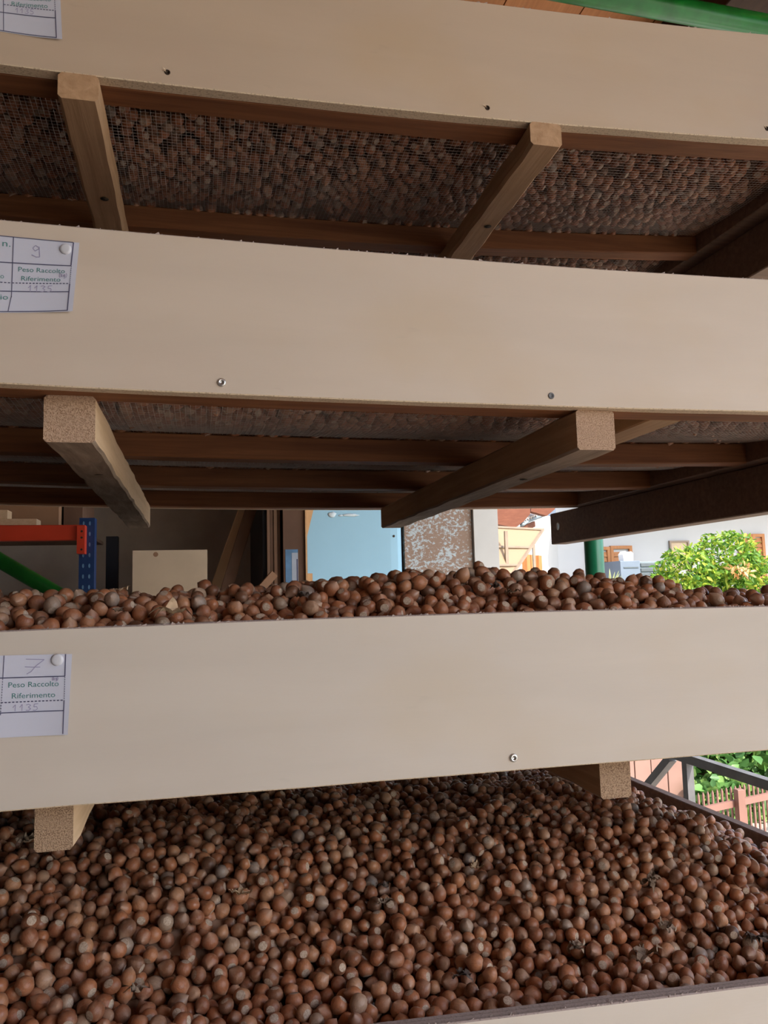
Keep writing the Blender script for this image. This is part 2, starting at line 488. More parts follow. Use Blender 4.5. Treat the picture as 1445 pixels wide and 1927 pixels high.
SLAT_H = 0.037
def make_tray(yf, zb, height_top, label, runners, batten_mats, screws, has_member=False, ply='ply'):
    zc = zb(0.3)
    t = thing('drying_tray', label, 'tray', (0.15, yf + 0.5, zc), 'hazelnut drying trays stacked in the rack')
    xs = lin(X0 - 0.06, X1 + 0.065, 24)
    fb = MB()
    fb.beam_x(xs, yf, yf + 0.018, zb, height_top, 0.0012, (0, 1, 0, 2, 1), 0.0004)
    board = fb.build('front_board', [MT[ply], MT['ply_edge'], MT['ply_top']], t)
    # torn fibres along the sawn top edge
    sp = MB()
    for _ in range(150):
        x = random.uniform(X0, X1)
        z = height_top(x)
        y = yf + random.uniform(0.0, 0.004)
        l = random.uniform(0.002, 0.007)
        sp.add([(x, y, z - 0.001), (x + l, y + 0.001, z - 0.001), (x + l * random.uniform(0.2, 1.2), y, z + random.uniform(0.0006, 0.0022))], [(0, 1, 2)])
    s = sp.build('splinters', MT['ply_top'], board)
    s['kind'] = 'stuff'
    for kind, sx, sz in screws:
        if kind == 'screw':
            c = (sx, yf, sz)
            m = MB().lathe(c, [(0.0, 0.0046), (-0.0012, 0.0046), (-0.002, 0.0036), (-0.0022, 0.0022), (-0.0008, 0.0020), (-0.0006, 0.0001)], 14)
            m.build('screw', MT['steel'], board, True)
        elif kind == 'dull':
            c = (sx, yf, sz)
            MB().lathe(c, [(0.0, 0.0040), (-0.0008, 0.0038), (-0.0010, 0.0026), (-0.0003, 0.0020), (-0.0002, 0.0001)], 12).build('screw', MT['iron'], board, True)
        else:
            c = (sx, yf - 0.0002, sz)
            h = MB().lathe(c, [(0.0, 0.0036), (-0.0005, 0.0028), (0.0001, 0.0024), (0.00015, 0.0001)], 12)
            h.build('screw_hole', [MT['hole']], board, True)
            f = MB()
            for q in range(5):
                a = random.uniform(2.2, 3.6)
                l = random.uniform(0.004, 0.009)
                f.add([(sx - 0.002, yf - 0.0005, sz + 0.0005 * q), (sx - 0.002, yf - 0.001, sz + 0.0005 * q + 0.001),
                       (sx + l * math.cos(a), yf - 0.003, sz + l * abs(math.sin(a)) * 0.6 + 0.001)], [(0, 1, 2)])
            f.build('raised_fibre', MT['ply_edge'], board)
    yb = yf + 1.085
    rail_mats = [MT['frame']]
    zt = lambda x: zb(x) + SLAT_H
    MB().beam_x(lin(X0 - 0.06, X1 + 0.04, 16), yf + 0.018, yf + 0.058, zb, zt, 0.002, jit=0.0005).build('front_rail', rail_mats, t)
    bars = (yf + 0.39, yf + 0.705)
    for y in bars:
        MB().beam_x(lin(X0, X1, 16), y, y + 0.036, zb, zt, 0.002, jit=0.0006).build('crossbar', rail_mats, t)
    MB().beam_x(lin(X0, X1, 16), yb - 0.036, yb, zb, zt, 0.002).build('back_rail', rail_mats, t)
    MB().beam_x(xs, yb, yb + 0.016, zb, height_top, 0.0012, (0, 1, 0, 2, 1)).build('back_board', [MT['ply'], MT['ply_edge'], MT['ply_top']], t)
    for x in (X0 - 0.02, X1 + 0.02):
        a = zb(x)
        MB().beam_y(lin(yf + 0.058, yb, 4), x, 0.04, a, a + SLAT_H, mis=(0,) * 5).build('side_rail', MT['frame_dark'], t)
        sx = x + (0.031 if x > 0 else -0.031)
        # board standing on the side of the tray
        MB().beam_y(lin(yf + 0.018, yb, 4), sx, 0.022, a, height_top(x) - 0.002).build('side_board', MT['frame_dark'], t)
    if has_member:
        a = zb(0.588)
        MB().beam_y(lin(yf + 0.058, bars[0], 4), 0.588, 0.047, a, a + SLAT_H - 0.001).build('joining_piece', MT['batten'], t)
    for (rx, w, y0, y1, h, pale) in runners:
        a = zb(rx)
        m = MB()
        m.beam_y(lin(y0, y1, 26), rx, w, a - h, a, 0.003 if pale else 0.004, (0, 1, 2, 0, 3), 0.0012)
        r = m.build('runner', [batten_mats[0], batten_mats[1] if pale else batten_mats[0], batten_mats[2] if pale else batten_mats[0], batten_mats[3]], t)
        for q in range(1):
            ky = y0 + (y1 - y0) * (0.22 if q == 0 else 0.6)
            MB().lathe((rx + 0.004, ky, a - h - 0.0009), [(0, 0.006), (0.0006, 0.005), (0.0008, 0.0001)], 10, 'z').build('knot', MT['hole'], r, True)
    # wire mesh lying over the rails, sagging between them
    sup = (yf + 0.058, bars[0], bars[0] + 0.036, bars[1], bars[1] + 0.036, yb - 0.036)
    sg = sag_fn(sup, 0.0135)
    ws = 0.0066
    wm = MB()
    wr = 0.00028
    zm = lambda x, y: zb(x) + SLAT_H + 0.001 + sg(y)
    ys = [yf + 0.03]
    for a, b in zip(sup[:-1], sup[1:]):
        ys += lin(a, b, 7 if b - a > 0.1 else 2)
    ys = sorted(set(ys))
    def wire(pts, along_x):
        R = []
        for p in pts:
            x, y, z = p
            if along_x:
                R.append([(x, y - wr, z), (x, y, z + wr), (x, y + wr, z), (x, y, z - wr)])
            else:
                R.append([(x - wr, y, z), (x, y, z - wr), (x + wr, y, z), (x, y, z + wr)])
        wm.rings(R, 0, False)
    x = X0 + 0.004
    while x < X1:
        wire([(x, y, zm(x, y) - wr) for y in ys], False)
        x += ws
    y = yf + 0.04
    xw = lin(X0, X1, 12)
    while y < yb - 0.02:
        wire([(q, y, zm(q, y) + wr) for q in xw], True)
        y += ws
    wmo = wm.build('wire_mesh', MT['wire'], t)
    return t, board, zm

zbD = lambda x: 0.0328 * x * x + 0.0034 * x + 0.6264
zbC = lambda x: 0.0176 * x * x - 0.0132 * x + 0.2173
ztC = lambda x: 0.0198 * x * x - 0.0116 * x + 0.3886
zbB = lambda x: 0.0019 * x * x - 0.0004 * x - 0.1946
ztB = lambda x: -0.0147 * x * x + 0.0073 * x - 0.0226
ztA = lambda x: -0.0288 * x - 0.4226
zbA = lambda x: -0.0288 * x - 0.5966
ztD = lambda x: zbD(x) + 0.167
YA, YB, YC, YD = 0.814, 0.84, 0.84, 0.94

bm_lit = (MT['batten'], MT['batten_old'], MT['pine'], MT['end'])  # paler right, darker left and underside: light painted onto the runners
trayD, boardD, zmD = make_tray(YD, zbD, ztD, 'topmost visible tray with flat brown runners and screw holes in its pale front board',
          [(-0.138, 0.048, YD, 2.02, 0.033, False), (0.462, 0.045, YD, 2.02, 0.033, False)], (MT['batten'], MT['batten'], MT['batten'], MT['batten']),
          [('hole', -0.036, 0.6422), ('hole', 0.378, 0.6467), ('hole', 0.8138, 0.6676)], False, 'ply_warm')
trayC, boardC, zmC = make_tray(YC, zbC, ztC, 'tray with the paper numbered 9 on its pale front board and square runners below',
          [(-0.132, 0.050, 0.876, 1.89, 0.0495, True), (0.463, 0.050, 0.852, 1.89, 0.0495, True)], bm_lit,
          [('screw', 0.0244, 0.2294), ('dull', 0.4023, 0.2275)], True)
trayB, boardB, zmB = make_tray(YB, zbB, ztB, 'tray with the paper numbered 7 on its front board and nuts heaped above',
          [(-0.140, 0.036, 0.878, 1.89, 0.050, True), (0.482, 0.039, 0.884, 1.89, 0.050, True)], (MT['batten'], MT['batten_old'], MT['pine'], MT['end_grey']),  # runner sides painted lit and shaded here as well
          [('screw', 0.3366, -0.1805)], False, 'ply_cool')
trayA, boardA, zmA = make_tray(YA, zbA, ztA, 'lowest tray, with only a corner of its front board and its right side showing',
          [(-0.140, 0.045, 0.85, 1.87, 0.05, True), (0.482, 0.045, 0.85, 1.87, 0.05, True)], bm_lit, [], False, 'ply_cool')

# ------------------------------------------------------------------ rack: green tube frame and wooden bearers under the tray ends
rack = thing('drying_rack', 'green steel tube rack with dark wooden bearers carrying the trays', 'rack', (0.15, 1.3, GROUND))
XR, XL = 1.063, -0.79
for (px, py) in ((XR, 2.0), (XL, 2.0), (XR + 0.06, 0.62), (XL, 0.62)):
    MB().tube([(px, py, GROUND), (px, py, 1.42)], 0.026, 18).build('post', MT['green_post'], rack, True)
MB().tube([(-0.95, 1.52, 1.396), (0.6, 1.562, 1.399), (1.75, 1.596, 1.402)], 0.0275, 20).build('top_rail', MT['green'], rack, True)
MB().tube([(XL + 0.02, 2.1, 0.312), (-0.471, 2.1, 0.109), (0.35, 2.1, -0.41)], 0.0185, 16).build('brace', MT['green'], rack, True)
for zb in (zbA, zbB, zbC, zbD):
    a = zb(1.0)
    m = MB().beam_y(lin(0.56, 2.1, 4), lambda y: 1.008 + (2.1 - y) * 0.02, 0.046, a - 0.0885, a - 0.0005)
    br = m.build('bearer', MT['frame_dark'], rack)
    MB().lathe((1.008 - 0.0232, 2.062, a - 0.045), [(0, 0.0001), (0.0, 0.0001)], 8)
    bo = MB()
    R = []
    for (h, r) in ((0.001, 0.011), (-0.001, 0.011), (-0.002, 0.009), (-0.0012, 0.007), (-0.0012, 0.0001)):
        R.append([(0.986 + h, 2.055 + r * math.cos(2 * math.pi * q / 14), a - 0.04 + r * math.sin(2 * math.pi * q / 14)) for q in range(14)])
    bo.rings(R)
    bo.build('bolt', MT['steel'], br, True)
    a = zb(-0.7)
    MB().beam_y(lin(0.56, 2.1, 4), -0.742, 0.046, a - 0.0885, a - 0.0005).build('bearer', MT['frame_dark'], rack)

# ------------------------------------------------------------------ hazelnuts
def nut_template(nseg, rows, zs, ov, ridge, seed):
    prof = [(-0.80, 0.53), (-0.64, 0.77), (-0.30, 0.97), (0.05, 1.0), (0.36, 0.91), (0.64, 0.70), (0.88, 0.41), (1.07, 0.14)]
    if rows == 'low':
        prof = [(-0.80, 0.53), (-0.45, 0.90), (0.05, 1.0), (0.5, 0.82), (0.90, 0.38)]
    v = [(0, 0, -0.83)]
    for (z, r) in [(-0.82, 0.46)] + prof:
        for k in range(nseg):
            t = 2 * math.pi * k / nseg
            rr = r * (1 + ridge * math.cos(3 * t + seed) * max(0, z))
            v.append((rr * math.cos(t) * (1 + ov), rr * math.sin(t) * (1 - ov), z * zs))
    v.append((0, 0, 1.19 * zs))
    f, mi = [], []
    nr = len(prof) + 1
    for k in range(nseg):
        q = (k + 1) % nseg
        f.append((0, 1 + q, 1 + k)); mi.append(1)
        for i in range(nr - 1):
            a, b = 1 + i * nseg, 1 + (i + 1) * nseg
            f.append((a + k, a + q, b + q, b + k)); mi.append(1 if i == 0 else 0)
        b = 1 + (nr - 1) * nseg
        f.append((b + k, b + q, len(v) - 1)); mi.append(0)
    return np.array(v), f, np.array(mi)

SHAPES = [(1.0, 0.0, 0.05), (1.12, 0.05, 0.06), (0.94, 0.06, 0.04), (1.2, 0.02, 0.08), (0.98, -0.07, 0.1)]
HI = [nut_template(14, 'hi', a, b, c, i) for i, (a, b, c) in enumerate(SHAPES)]
MID = [nut_template(9, 'hi', a, b, c, i) for i, (a, b, c) in enumerate(SHAPES)]
LOW = [nut_template(7, 'low', a, b, c, i) for i, (a, b, c) in enumerate(SHAPES)]

class Packer:
    """drops batches of far-apart spheres onto a surface; each rolls downhill until it rests on its neighbours"""
    def __init__(s, x0, x1, y0, y1, base, inside=None):
        s.b = (x0, x1, y0, y1)
        s.base = base
        s.inside = inside
        s.c = 0.02
        s.nx, s.ny = int((x1 - x0) / s.c) + 6, int((y1 - y0) / s.c) + 6
        s.K = 10
        s.G = np.full((s.nx, s.ny, s.K, 4), 0.0)
        s.G[..., 2] = -99.0
        s.G[..., 0] = 99.0
        s.cnt = np.zeros((s.nx, s.ny), int)
        s.out = []
    def height(s, x, y, r):
        i = ((x - s.b[0]) / s.c).astype(int) + 2
        j = ((y - s.b[2]) / s.c).astype(int) + 2
        z = s.base(x, y) + r
        for di in (-1, 0, 1):
            for dj in (-1, 0, 1):
                g = s.G[np.clip(i + di, 0, s.nx - 1), np.clip(j + dj, 0, s.ny - 1)]
                d2 = (g[..., 0] - x[:, None]) ** 2 + (g[..., 1] - y[:, None]) ** 2
                R = (g[..., 3] + r[:, None]) ** 2
                h = np.where(d2 < R, g[..., 2] + np.sqrt(np.maximum(R - d2, 0)), -99)
                z = np.maximum(z, h.max(axis=1))
        return z
    def run(s, total, rmin=0.0077, rmax=0.0097, tile=0.085):
        x0, x1, y0, y1 = s.b
        n = 0
        while n < total:
            ox, oy = rng.uniform(0, tile, 2)
            gx, gy = np.meshgrid(np.arange(x0 - ox, x1, tile), np.arange(y0 - oy, y1, tile))
            x = gx.ravel() + rng.uniform(0, tile * 0.25, gx.size)
            y = gy.ravel() + rng.uniform(0, tile * 0.25, gx.size)
            r = rng.uniform(rmin, rmax, x.size)
            ok = (x > x0 + r) & (x < x1 - r) & (y > y0 + r) & (y < y1 - r)
            if s.inside is not None:
                ok &= s.inside(x, y)
            x, y, r = x[ok], y[ok], r[ok]
            if not len(x):
                continue
            z = s.height(x, y, r)
            for step in (0.006, 0.005, 0.004, 0.004, 0.003, 0.003, 0.002, 0.0015, 0.001, 0.0007):
                a0 = rng.uniform(0, 6.28)
                bx, by, bz = x, y, z
                for q in range(6):
                    tx = np.clip(x + step * math.cos(a0 + q * 1.0472), x0 + r, x1 - r)
                    ty = np.clip(y + step * math.sin(a0 + q * 1.0472), y0 + r, y1 - r)
                    tz = s.height(tx, ty, r)
                    better = tz < bz
                    bx, by, bz = np.where(better, tx, bx), np.where(better, ty, by), np.where(better, tz, bz)
                x, y, z = bx, by, bz
            i = ((x - x0) / s.c).astype(int) + 2
            j = ((y - y0) / s.c).astype(int) + 2
            for a in range(len(x)):
                c = s.cnt[i[a], j[a]]
                if c < s.K:
                    s.G[i[a], j[a], c] = (x[a], y[a], z[a], r[a])
                    s.cnt[i[a], j[a]] = c + 1
                    s.out.append((x[a], y[a], z[a], r[a]))
                    n += 1
        return np.array(s.out)

def smooth(t):
    t = np.clip(t, 0, 1)
    return t * t * (3 - 2 * t)

def hA(x, y):
    h = ztA(x) - 0.012 + 0.105 * smooth((y - 0.85) / 0.36) - 0.03 * smooth((y - 1.25) / 0.5)
    side = smooth((X1 + 0.03 - x) / 0.30)
    h = ztA(x) - 0.006 + (h - ztA(x) + 0.006) * side
    h = h + 0.010 * np.sin(5.1 * x + 7.0 * y) * np.sin(11 * y - 3 * x + 1.0) + 0.006 * np.sin(17 * x + 4) * np.sin(15 * y)
    return h - 0.011 * np.exp(-((y - 1.02 - 0.12 * np.sin(4 * x)) / 0.035) ** 2) * smooth((x + 0.05) / 0.2)

def hB(x, y):
    top = 0.052 + 0.014 * np.exp(-((x - 0.36) / 0.25) ** 2) - 0.03 * smooth((x - 0.62) / 0.26) - 0.004 * np.cos(9 * x)
    return ztB(0.2) - 0.008 + top * smooth((y - 0.855) / 0.2) - 0.05 * smooth((y - 1.15) / 0.4) + 0.004 * np.sin(23 * x) * np.sin(19 * y)

LAYER = 0.0150
pA = Packer(-0.60, X1 + 0.02, YA + 0.018, 1.85, lambda x, y: hA(x, y) - 2.1 * LAYER - 0.004,
            lambda x, y: (x > -0.26 * y - 0.25) & (x < 0.86 * y + 0.2))
nA = pA.run(7900)
pB = Packer(-0.55, X1, YB + 0.018, 1.36, lambda x, y: hB(x, y) - 2.1 * LAYER - 0.004,
            lambda x, y: (x > -0.26 * y - 0.25) & (x < 0.86 * y + 0.2))
nB = pB.run(3250)
vzm = lambda zm_, zb_, yf: (lambda x, y: zb_(x) + SLAT_H + 0.002 + np.vectorize(lambda q: zm_(0.0, q) - zm_(0.0, yf + 0.04))(y))
baseC = vzm(zmC, zbC, YC)
baseD = vzm(zmD, zbD, YD)
pC = Packer(-0.50, X1, YC + 0.05, 1.90, baseC, lambda x, y: (x > -0.26 * y - 0.05) & (x < 0.82 * y + 0.08))
nC = pC.run(3300)
pD = Packer(-0.46, X1, YD + 0.05, 1.86, baseD, lambda x, y: (x > -0.26 * y - 0.05) & (x < 0.82 * y + 0.08))
nD = pD.run(2900)

def depth_of(P):
    return 0.2280 * P[:, 0] + 0.9680 * P[:, 1] + 0.1049 * P[:, 2]

R3 = np.array(CAM_M.to_3x3())          # columns: camera right, up, back
def to_px(P):
    c = P[:, :3] @ R3
    return 722.5 + 1493.3 * c[:, 0] / -c[:, 2], 963.5 - 1493.3 * c[:, 1] / -c[:, 2], -c[:, 2]

# which nuts show largest: a coarse depth count of the pixels each one keeps
def visible_counts(groups):
    P = np.concatenate(groups)
    px, py, d = to_px(P)
    src = np.concatenate([np.full(len(g_), i) for i, g_ in enumerate(groups)])
    t = YB / P[:, 1]
    zc, xc = P[:, 2] * t, P[:, 0] * t
    hid = np.where(src == 0, (zc > zbB(xc)) & (P[:, 1] > YB), zc < ztB(xc))
    buf = np.zeros((964, 724), bool)
    cnt = np.zeros(len(P), int)
    for i in np.argsort(d):
        if hid[i]:
            continue
        cx_, cy_, rr = px[i] / 2, py[i] / 2, P[i, 3] * 1493.3 / d[i] / 2
        a, b, c, e = max(0, int(cx_ - rr)), min(723, int(cx_ + rr) + 1), max(0, int(cy_ - rr)), min(963, int(cy_ + rr) + 1)
        if a >= b or c >= e:
            continue
        yy, xx = np.mgrid[c:e, a:b]
        m = (xx - cx_) ** 2 + (yy - cy_) ** 2 < rr * rr
        sub = buf[c:e, a:b]
        cnt[i] = (m & ~sub).sum()
        sub |= m
    return cnt[:len(groups[0])], cnt[len(groups[0]):]

cA, cB = visible_counts([nA, nB])
both = np.concatenate([cA, cB])
thr = np.sort(both)[-296]
selA, selB = cA > thr, cB > thr

def rand_quats(n):
    q = rng.normal(size=(n, 4))
    return q / np.linalg.norm(q, axis=1)[:, None]

def quat_rot(q):
    w, x, y, z = q.T
    return np.stack([np.stack([1 - 2 * (y * y + z * z), 2 * (x * y - z * w), 2 * (x * z + y * w)], -1),
                     np.stack([2 * (x * y + z * w), 1 - 2 * (x * x + z * z), 2 * (y * z - x * w)], -1),
                     np.stack([2 * (x * z - y * w), 2 * (y * z + x * w), 1 - 2 * (x * x + y * y)], -1)], 1)

def raw_mesh(name, V, loops, starts, mi, mats, rnd=None, loc=None):
    me = bpy.data.meshes.new(name)
    me.vertices.add(len(V))
    me.vertices.foreach_set('co', np.ascontiguousarray(V, dtype=np.float32).ravel())
    me.loops.add(len(loops))
    me.loops.foreach_set('vertex_index', np.ascontiguousarray(loops, dtype=np.int32))
    me.polygons.add(len(starts))
    me.polygons.foreach_set('loop_start', np.ascontiguousarray(starts, dtype=np.int32))
    me.polygons.foreach_set('material_index', np.ascontiguousarray(mi, dtype=np.int32))
    me.polygons.foreach_set('use_smooth', np.ones(len(starts), bool))
    for m in mats:
        me.materials.append(m)
    me.update(calc_edges=True)
    if rnd is not None:
        a = me.attributes.new('rnd', 'FLOAT', 'POINT')
        a.data.foreach_set('value', np.ascontiguousarray(rnd, dtype=np.float32))
    if loc is not None:
        a = me.attributes.new('loc', 'FLOAT_VECTOR', 'POINT')
        a.data.foreach_set('vector', np.ascontiguousarray(loc, dtype=np.float32).ravel())
    return me

def template_arrays(t, only=None):
    v, f, mi = t
    if only is not None:
        f = [q for q, m in zip(f, mi) if m == only]
        mi = np.array([only] * len(f))
        used = sorted({i for q in f for i in q})
        mp = {i: k for k, i in enumerate(used)}
        v = v[used]
        f = [tuple(mp[i] for i in q) for q in f]
    loops = np.array([i for q in f for i in q])
    lens = np.array([len(q) for q in f])
    starts = np.concatenate([[0], np.cumsum(lens)[:-1]])
    return v, loops, starts, mi

def heap_object(name, N, core, label, loc0, lod):
    """all nuts of a heap that are not built one by one: a single counted-as-stuff mesh, with the packed core below"""
    d = depth_of(N)
    kind = rng.integers(0, len(SHAPES), len(N))
    Q = quat_rot(rand_quats(len(N)))
    rv = rng.uniform(0, 1, len(N))
    VS, LS, SS, MS, RS, CS = [], [], [], [], [], []
    vo = lo = 0
    for L, (lo_d, hi_d) in lod:
        for k in range(len(SHAPES)):
            s = np.where((kind == k) & (d >= lo_d) & (d < hi_d))[0]
            if not len(s):
                continue
            v, loops, starts, mi = template_arrays(L[k])
            W = np.einsum('nij,vj->nvi', Q[s], v) * (N[s, 3] * 1.04)[:, None, None] + (N[s, :3] - np.array(loc0))[:, None, :]
            n, m = len(s), len(v)
            VS.append(W.reshape(-1, 3))
            LS.append((loops[None, :] + (vo + m * np.arange(n))[:, None]).ravel())
            SS.append((starts[None, :] + (lo + len(loops) * np.arange(n))[:, None]).ravel())
            MS.append(np.tile(mi, n))
            RS.append(np.repeat(rv[s], m))
            CS.append(np.tile(v, (n, 1)))
            vo += n * m
            lo += n * len(loops)
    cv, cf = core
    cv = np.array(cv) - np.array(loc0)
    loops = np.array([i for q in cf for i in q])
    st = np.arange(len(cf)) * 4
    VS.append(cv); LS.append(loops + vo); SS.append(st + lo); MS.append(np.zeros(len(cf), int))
    RS.append(np.full(len(cv), 0.05)); CS.append(cv * 60)  # near-darkest shell tone paints the shade seen between nuts
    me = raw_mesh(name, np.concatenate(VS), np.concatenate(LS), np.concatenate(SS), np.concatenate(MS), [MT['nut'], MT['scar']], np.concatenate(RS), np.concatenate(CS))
    o = bpy.data.objects.new(name, me)
    o.location = loc0
    col.objects.link(o)
    return tag(o, label, 'nuts', None, 'stuff')

def gap_shade_sheet(f, x0, x1, y0, y1, nx, ny):  # dark sheet that blocks light and reads as shade between nuts
    v, q = [], []
    for j in range(ny + 1):
        for i in range(nx + 1):
            x, y = x0 + (x1 - x0) * i / nx, y0 + (y1 - y0) * j / ny
            v.append((x, y, float(f(np.array(x), np.array(y)))))
    for j in range(ny):
        for i in range(nx):
            a = j * (nx + 1) + i
            q.append((a, a + 1, a + nx + 2, a + nx + 1))
    return v, q

lod = [(HI, (0, 1.05)), (MID, (1.05, 1.5)), (LOW, (1.5, 9))]
heap_object('hazelnut_heap', nA[~selA], gap_shade_sheet(lambda x, y: hA(x, y) - 1.35 * LAYER - 0.012, X0, X1, YA + 0.019, 1.89, 60, 50),
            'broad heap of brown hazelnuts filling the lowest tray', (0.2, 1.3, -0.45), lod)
heap_object('hazelnut_heap', nB[~selB], gap_shade_sheet(lambda x, y: hB(x, y) - 1.35 * LAYER - 0.012, X0, X1, YB + 0.019, 1.92, 60, 40),
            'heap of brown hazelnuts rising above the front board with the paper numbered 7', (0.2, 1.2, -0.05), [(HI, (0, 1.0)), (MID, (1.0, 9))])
heap_object('hazelnut_layer', nC, gap_shade_sheet(lambda x, y: zbC(x) + SLAT_H + 0.03, X0, X1, YC + 0.06, 1.88, 12, 6),
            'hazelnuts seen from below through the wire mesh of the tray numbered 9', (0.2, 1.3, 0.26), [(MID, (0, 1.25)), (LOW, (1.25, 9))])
heap_object('hazelnut_layer', nD, gap_shade_sheet(lambda x, y: zbD(x) + SLAT_H + 0.03, X0, X1, YD + 0.06, 1.98, 12, 6),
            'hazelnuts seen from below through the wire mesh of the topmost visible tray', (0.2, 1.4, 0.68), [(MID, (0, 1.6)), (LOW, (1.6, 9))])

SHELLS, SCARS = [], []
for k, t in enumerate(HI):
    for store, only, nm in ((SHELLS, 0, 'hazelnut'), (SCARS, 1, 'base_scar')):
        v, loops, starts, mi = template_arrays(t, only)
        me = raw_mesh(nm, v, loops, starts, np.zeros(len(starts), int), [MT['nut1'] if only == 0 else MT['scar']], None, v)
        store.append(me)
def put_nuts(N, label_of):
    qs = rand_quats(len(N))
    for i in range(len(N)):
        k = int(rng.integers(0, len(SHAPES)))
        o = bpy.data.objects.new('hazelnut', SHELLS[k])
        o.location = N[i, :3]
        o.rotation_mode = 'QUATERNION'
        o.rotation_quaternion = qs[i]
        o.scale = (N[i, 3] * 1.04,) * 3
        down = quat_rot(qs[i:i + 1])[0] @ np.array([0, 0, -1.0])
        lab, grp = label_of(N[i], float(-down @ N[i, :3]) / np.linalg.norm(N[i, :3]) > 0.3)
        tag(o, lab, 'nut', grp)
        c = bpy.data.objects.new('base_scar', SCARS[k])
        c.parent = o
        col.objects.link(o)
        col.objects.link(c)
def zone(n, names):
    px_, py_, d_ = to_px(n[None, :])
    for lim, nm in names:
        if px_[0] < lim:
            return nm
def lab_a(n, scar):
    z = zone(n, ((200, 'in the left corner of the lowest tray'), (420, 'in front of the left runner of the lowest tray heap'), (640, 'left of the middle of the lowest tray heap'),
                 (850, 'in the middle of the lowest tray heap'), (1100, 'along the sawn rim of the lowest tray'), (9999, 'at the right end of the lowest tray rim')))
    return ('hazelnut showing its pale base ' if scar else 'brown rounded hazelnut lying ') + z, 'hazelnuts ' + z
def lab_b(n, scar):
    z = zone(n, ((200, 'above the paper and below the green brace'), (400, 'below the beige cardboard box'), (570, 'below the dark stack of sheets'),
                 (760, 'below the light blue board'), (950, 'below the peeling board and white pillar'), (1150, 'below the green rack post'), (9999, 'below the lime green bush')))
    return ('hazelnut showing its pale base ' if scar else 'brown rounded hazelnut lying ') + z, 'hazelnuts ' + z
put_nuts(nA[selA], lab_a)
put_nuts(nB[selB], lab_b)

# ------------------------------------------------------------------ bits of dry husk among the nuts
def husk(name, c, size, n, mat, label, seed, flat=0.5):
    r = random.Random(seed)
    m = MB()
    for i in range(n):
        a = r.uniform(0, 6.28)
        el = r.uniform(0.05, 1.2) * (1 - flat) + 0.15
        L = size * r.uniform(0.6, 1.2)
        w = L * r.uniform(0.18, 0.4)
        rows = []
        for s in range(6):
            u = s / 5
            e2 = el + u * r.uniform(-0.9, 0.3)
            px_ = c[0] + math.cos(a) * L * u * math.cos(e2) + r.uniform(-1, 1) * size * 0.04
            py_ = c[1] + math.sin(a) * L * u * math.cos(e2) + r.uniform(-1, 1) * size * 0.04
            pz_ = c[2] + L * u * math.sin(e2) * 0.8
            ww = w * math.sin(math.pi * min(0.97, 0.15 + 0.85 * u)) * (1 - 0.3 * u)
            dx, dy = -math.sin(a) * ww, math.cos(a) * ww
            rows.append([(px_ - dx, py_ - dy, pz_ + ww * 0.4), (px_, py_, pz_), (px_ + dx, py_ + dy, pz_ + ww * r.uniform(0.1, 0.7))])
        m.rings(rows, 0, False, None, False)
    o = m.build(name, mat, None, False, c)
    return tag(o, label, 'husk', 'bits of dry husk among the nuts')

def on_heap(h, px_, py_, y0, y1):
    """point of a heap surface seen along a sight line (used once to lay the husks where they lie)"""
    d = R3 @ np.array([(px_ - 722.5) / 1493.3, -(py_ - 963.5) / 1493.3, -1.0])
    for Y in np.arange(y0, y1, 0.003):
        t = Y / d[1]
        if d[2] * t < float(h(np.array(d[0] * t), np.array(Y))) + 0.004:
            break
    return (d[0] * t, Y, d[2] * t + 0.004)
HUSKS = [
    (hA, 1222, 1662, 0.020, 9, 'husk', 'crumpled grey brown husk tangle high on the right of the lowest heap'),
    (hA, 450, 1690, 0.018, 5, 'husk_pale', 'pale dry leaf flake lying in the dip of the lowest heap'),
    (hA, 866, 1842, 0.017, 6, 'husk_dark', 'dark spidery husk near the middle of the lowest tray front'),
    (hA, 1086, 1790, 0.016, 7, 'husk', 'tan husk with a nut beside it above the rim of the lowest tray'),
    (hA, 1218, 1805, 0.022, 8, 'husk', 'long curled husk lying close to the front rim of the lowest tray'),
    (hA, 1252, 1752, 0.017, 6, 'husk', 'grey leafy husk between nuts on the right half of the lowest tray'),
    (hA, 720, 1672, 0.014, 6, 'husk_dark', 'small dark husk crumb in the middle of the lowest heap'),
    (hA, 726, 1706, 0.013, 6, 'husk', 'small grey husk crumb just below the dark crumb in the lowest heap'),
    (hA, 55, 1590, 0.020, 7, 'husk', 'grey feathery husk beside the left runner end over the lowest heap'),
    (hA, 1425, 1770, 0.022, 8, 'husk_dark', 'dark withered husk by the right side of the lowest tray'),
    (hA, 895, 1640, 0.014, 4, 'husk_pale', 'thin pale husk strand in the centre of the lowest heap'),
    (hA, 260, 1875, 0.015, 6, 'husk', 'brown husk cap stuck on a nut at the front left of the lowest heap'),
    (hA, 1000, 1545, 0.014, 5, 'husk', 'small brown husk far back on the lowest heap'),
    (hB, 325, 1162, 0.027, 5, 'husk_pale', 'bright straw coloured husk on the rim of the tray numbered 7'),
    (hB, 225, 1118, 0.012, 3, 'husk_pale', 'short pale splinter of husk standing in the nuts near the green brace'),
    (hB, 572, 1128, 0.012, 7, 'husk_dark', 'black withered husk on the nuts below the light blue board'),
    (hB, 935, 1112, 0.014, 7, 'husk_dark', 'dark grey husk on the nuts below the white pillar'),
    (hB, 965, 1122, 0.013, 7, 'husk', 'greyish crumpled husk beside the dark one below the white pillar'),
    (hB, 222, 1158, 0.014, 5, 'husk', 'grey torn husk cap near the rim above the paper numbered 7'),
]
for i, (h, px_, py_, s, n, mt, lab) in enumerate(HUSKS):
    c = on_heap(h, px_, py_, 0.85, 1.8)
    husk('dried_husk', c, s, n, MT[mt], lab, i, 0.35)

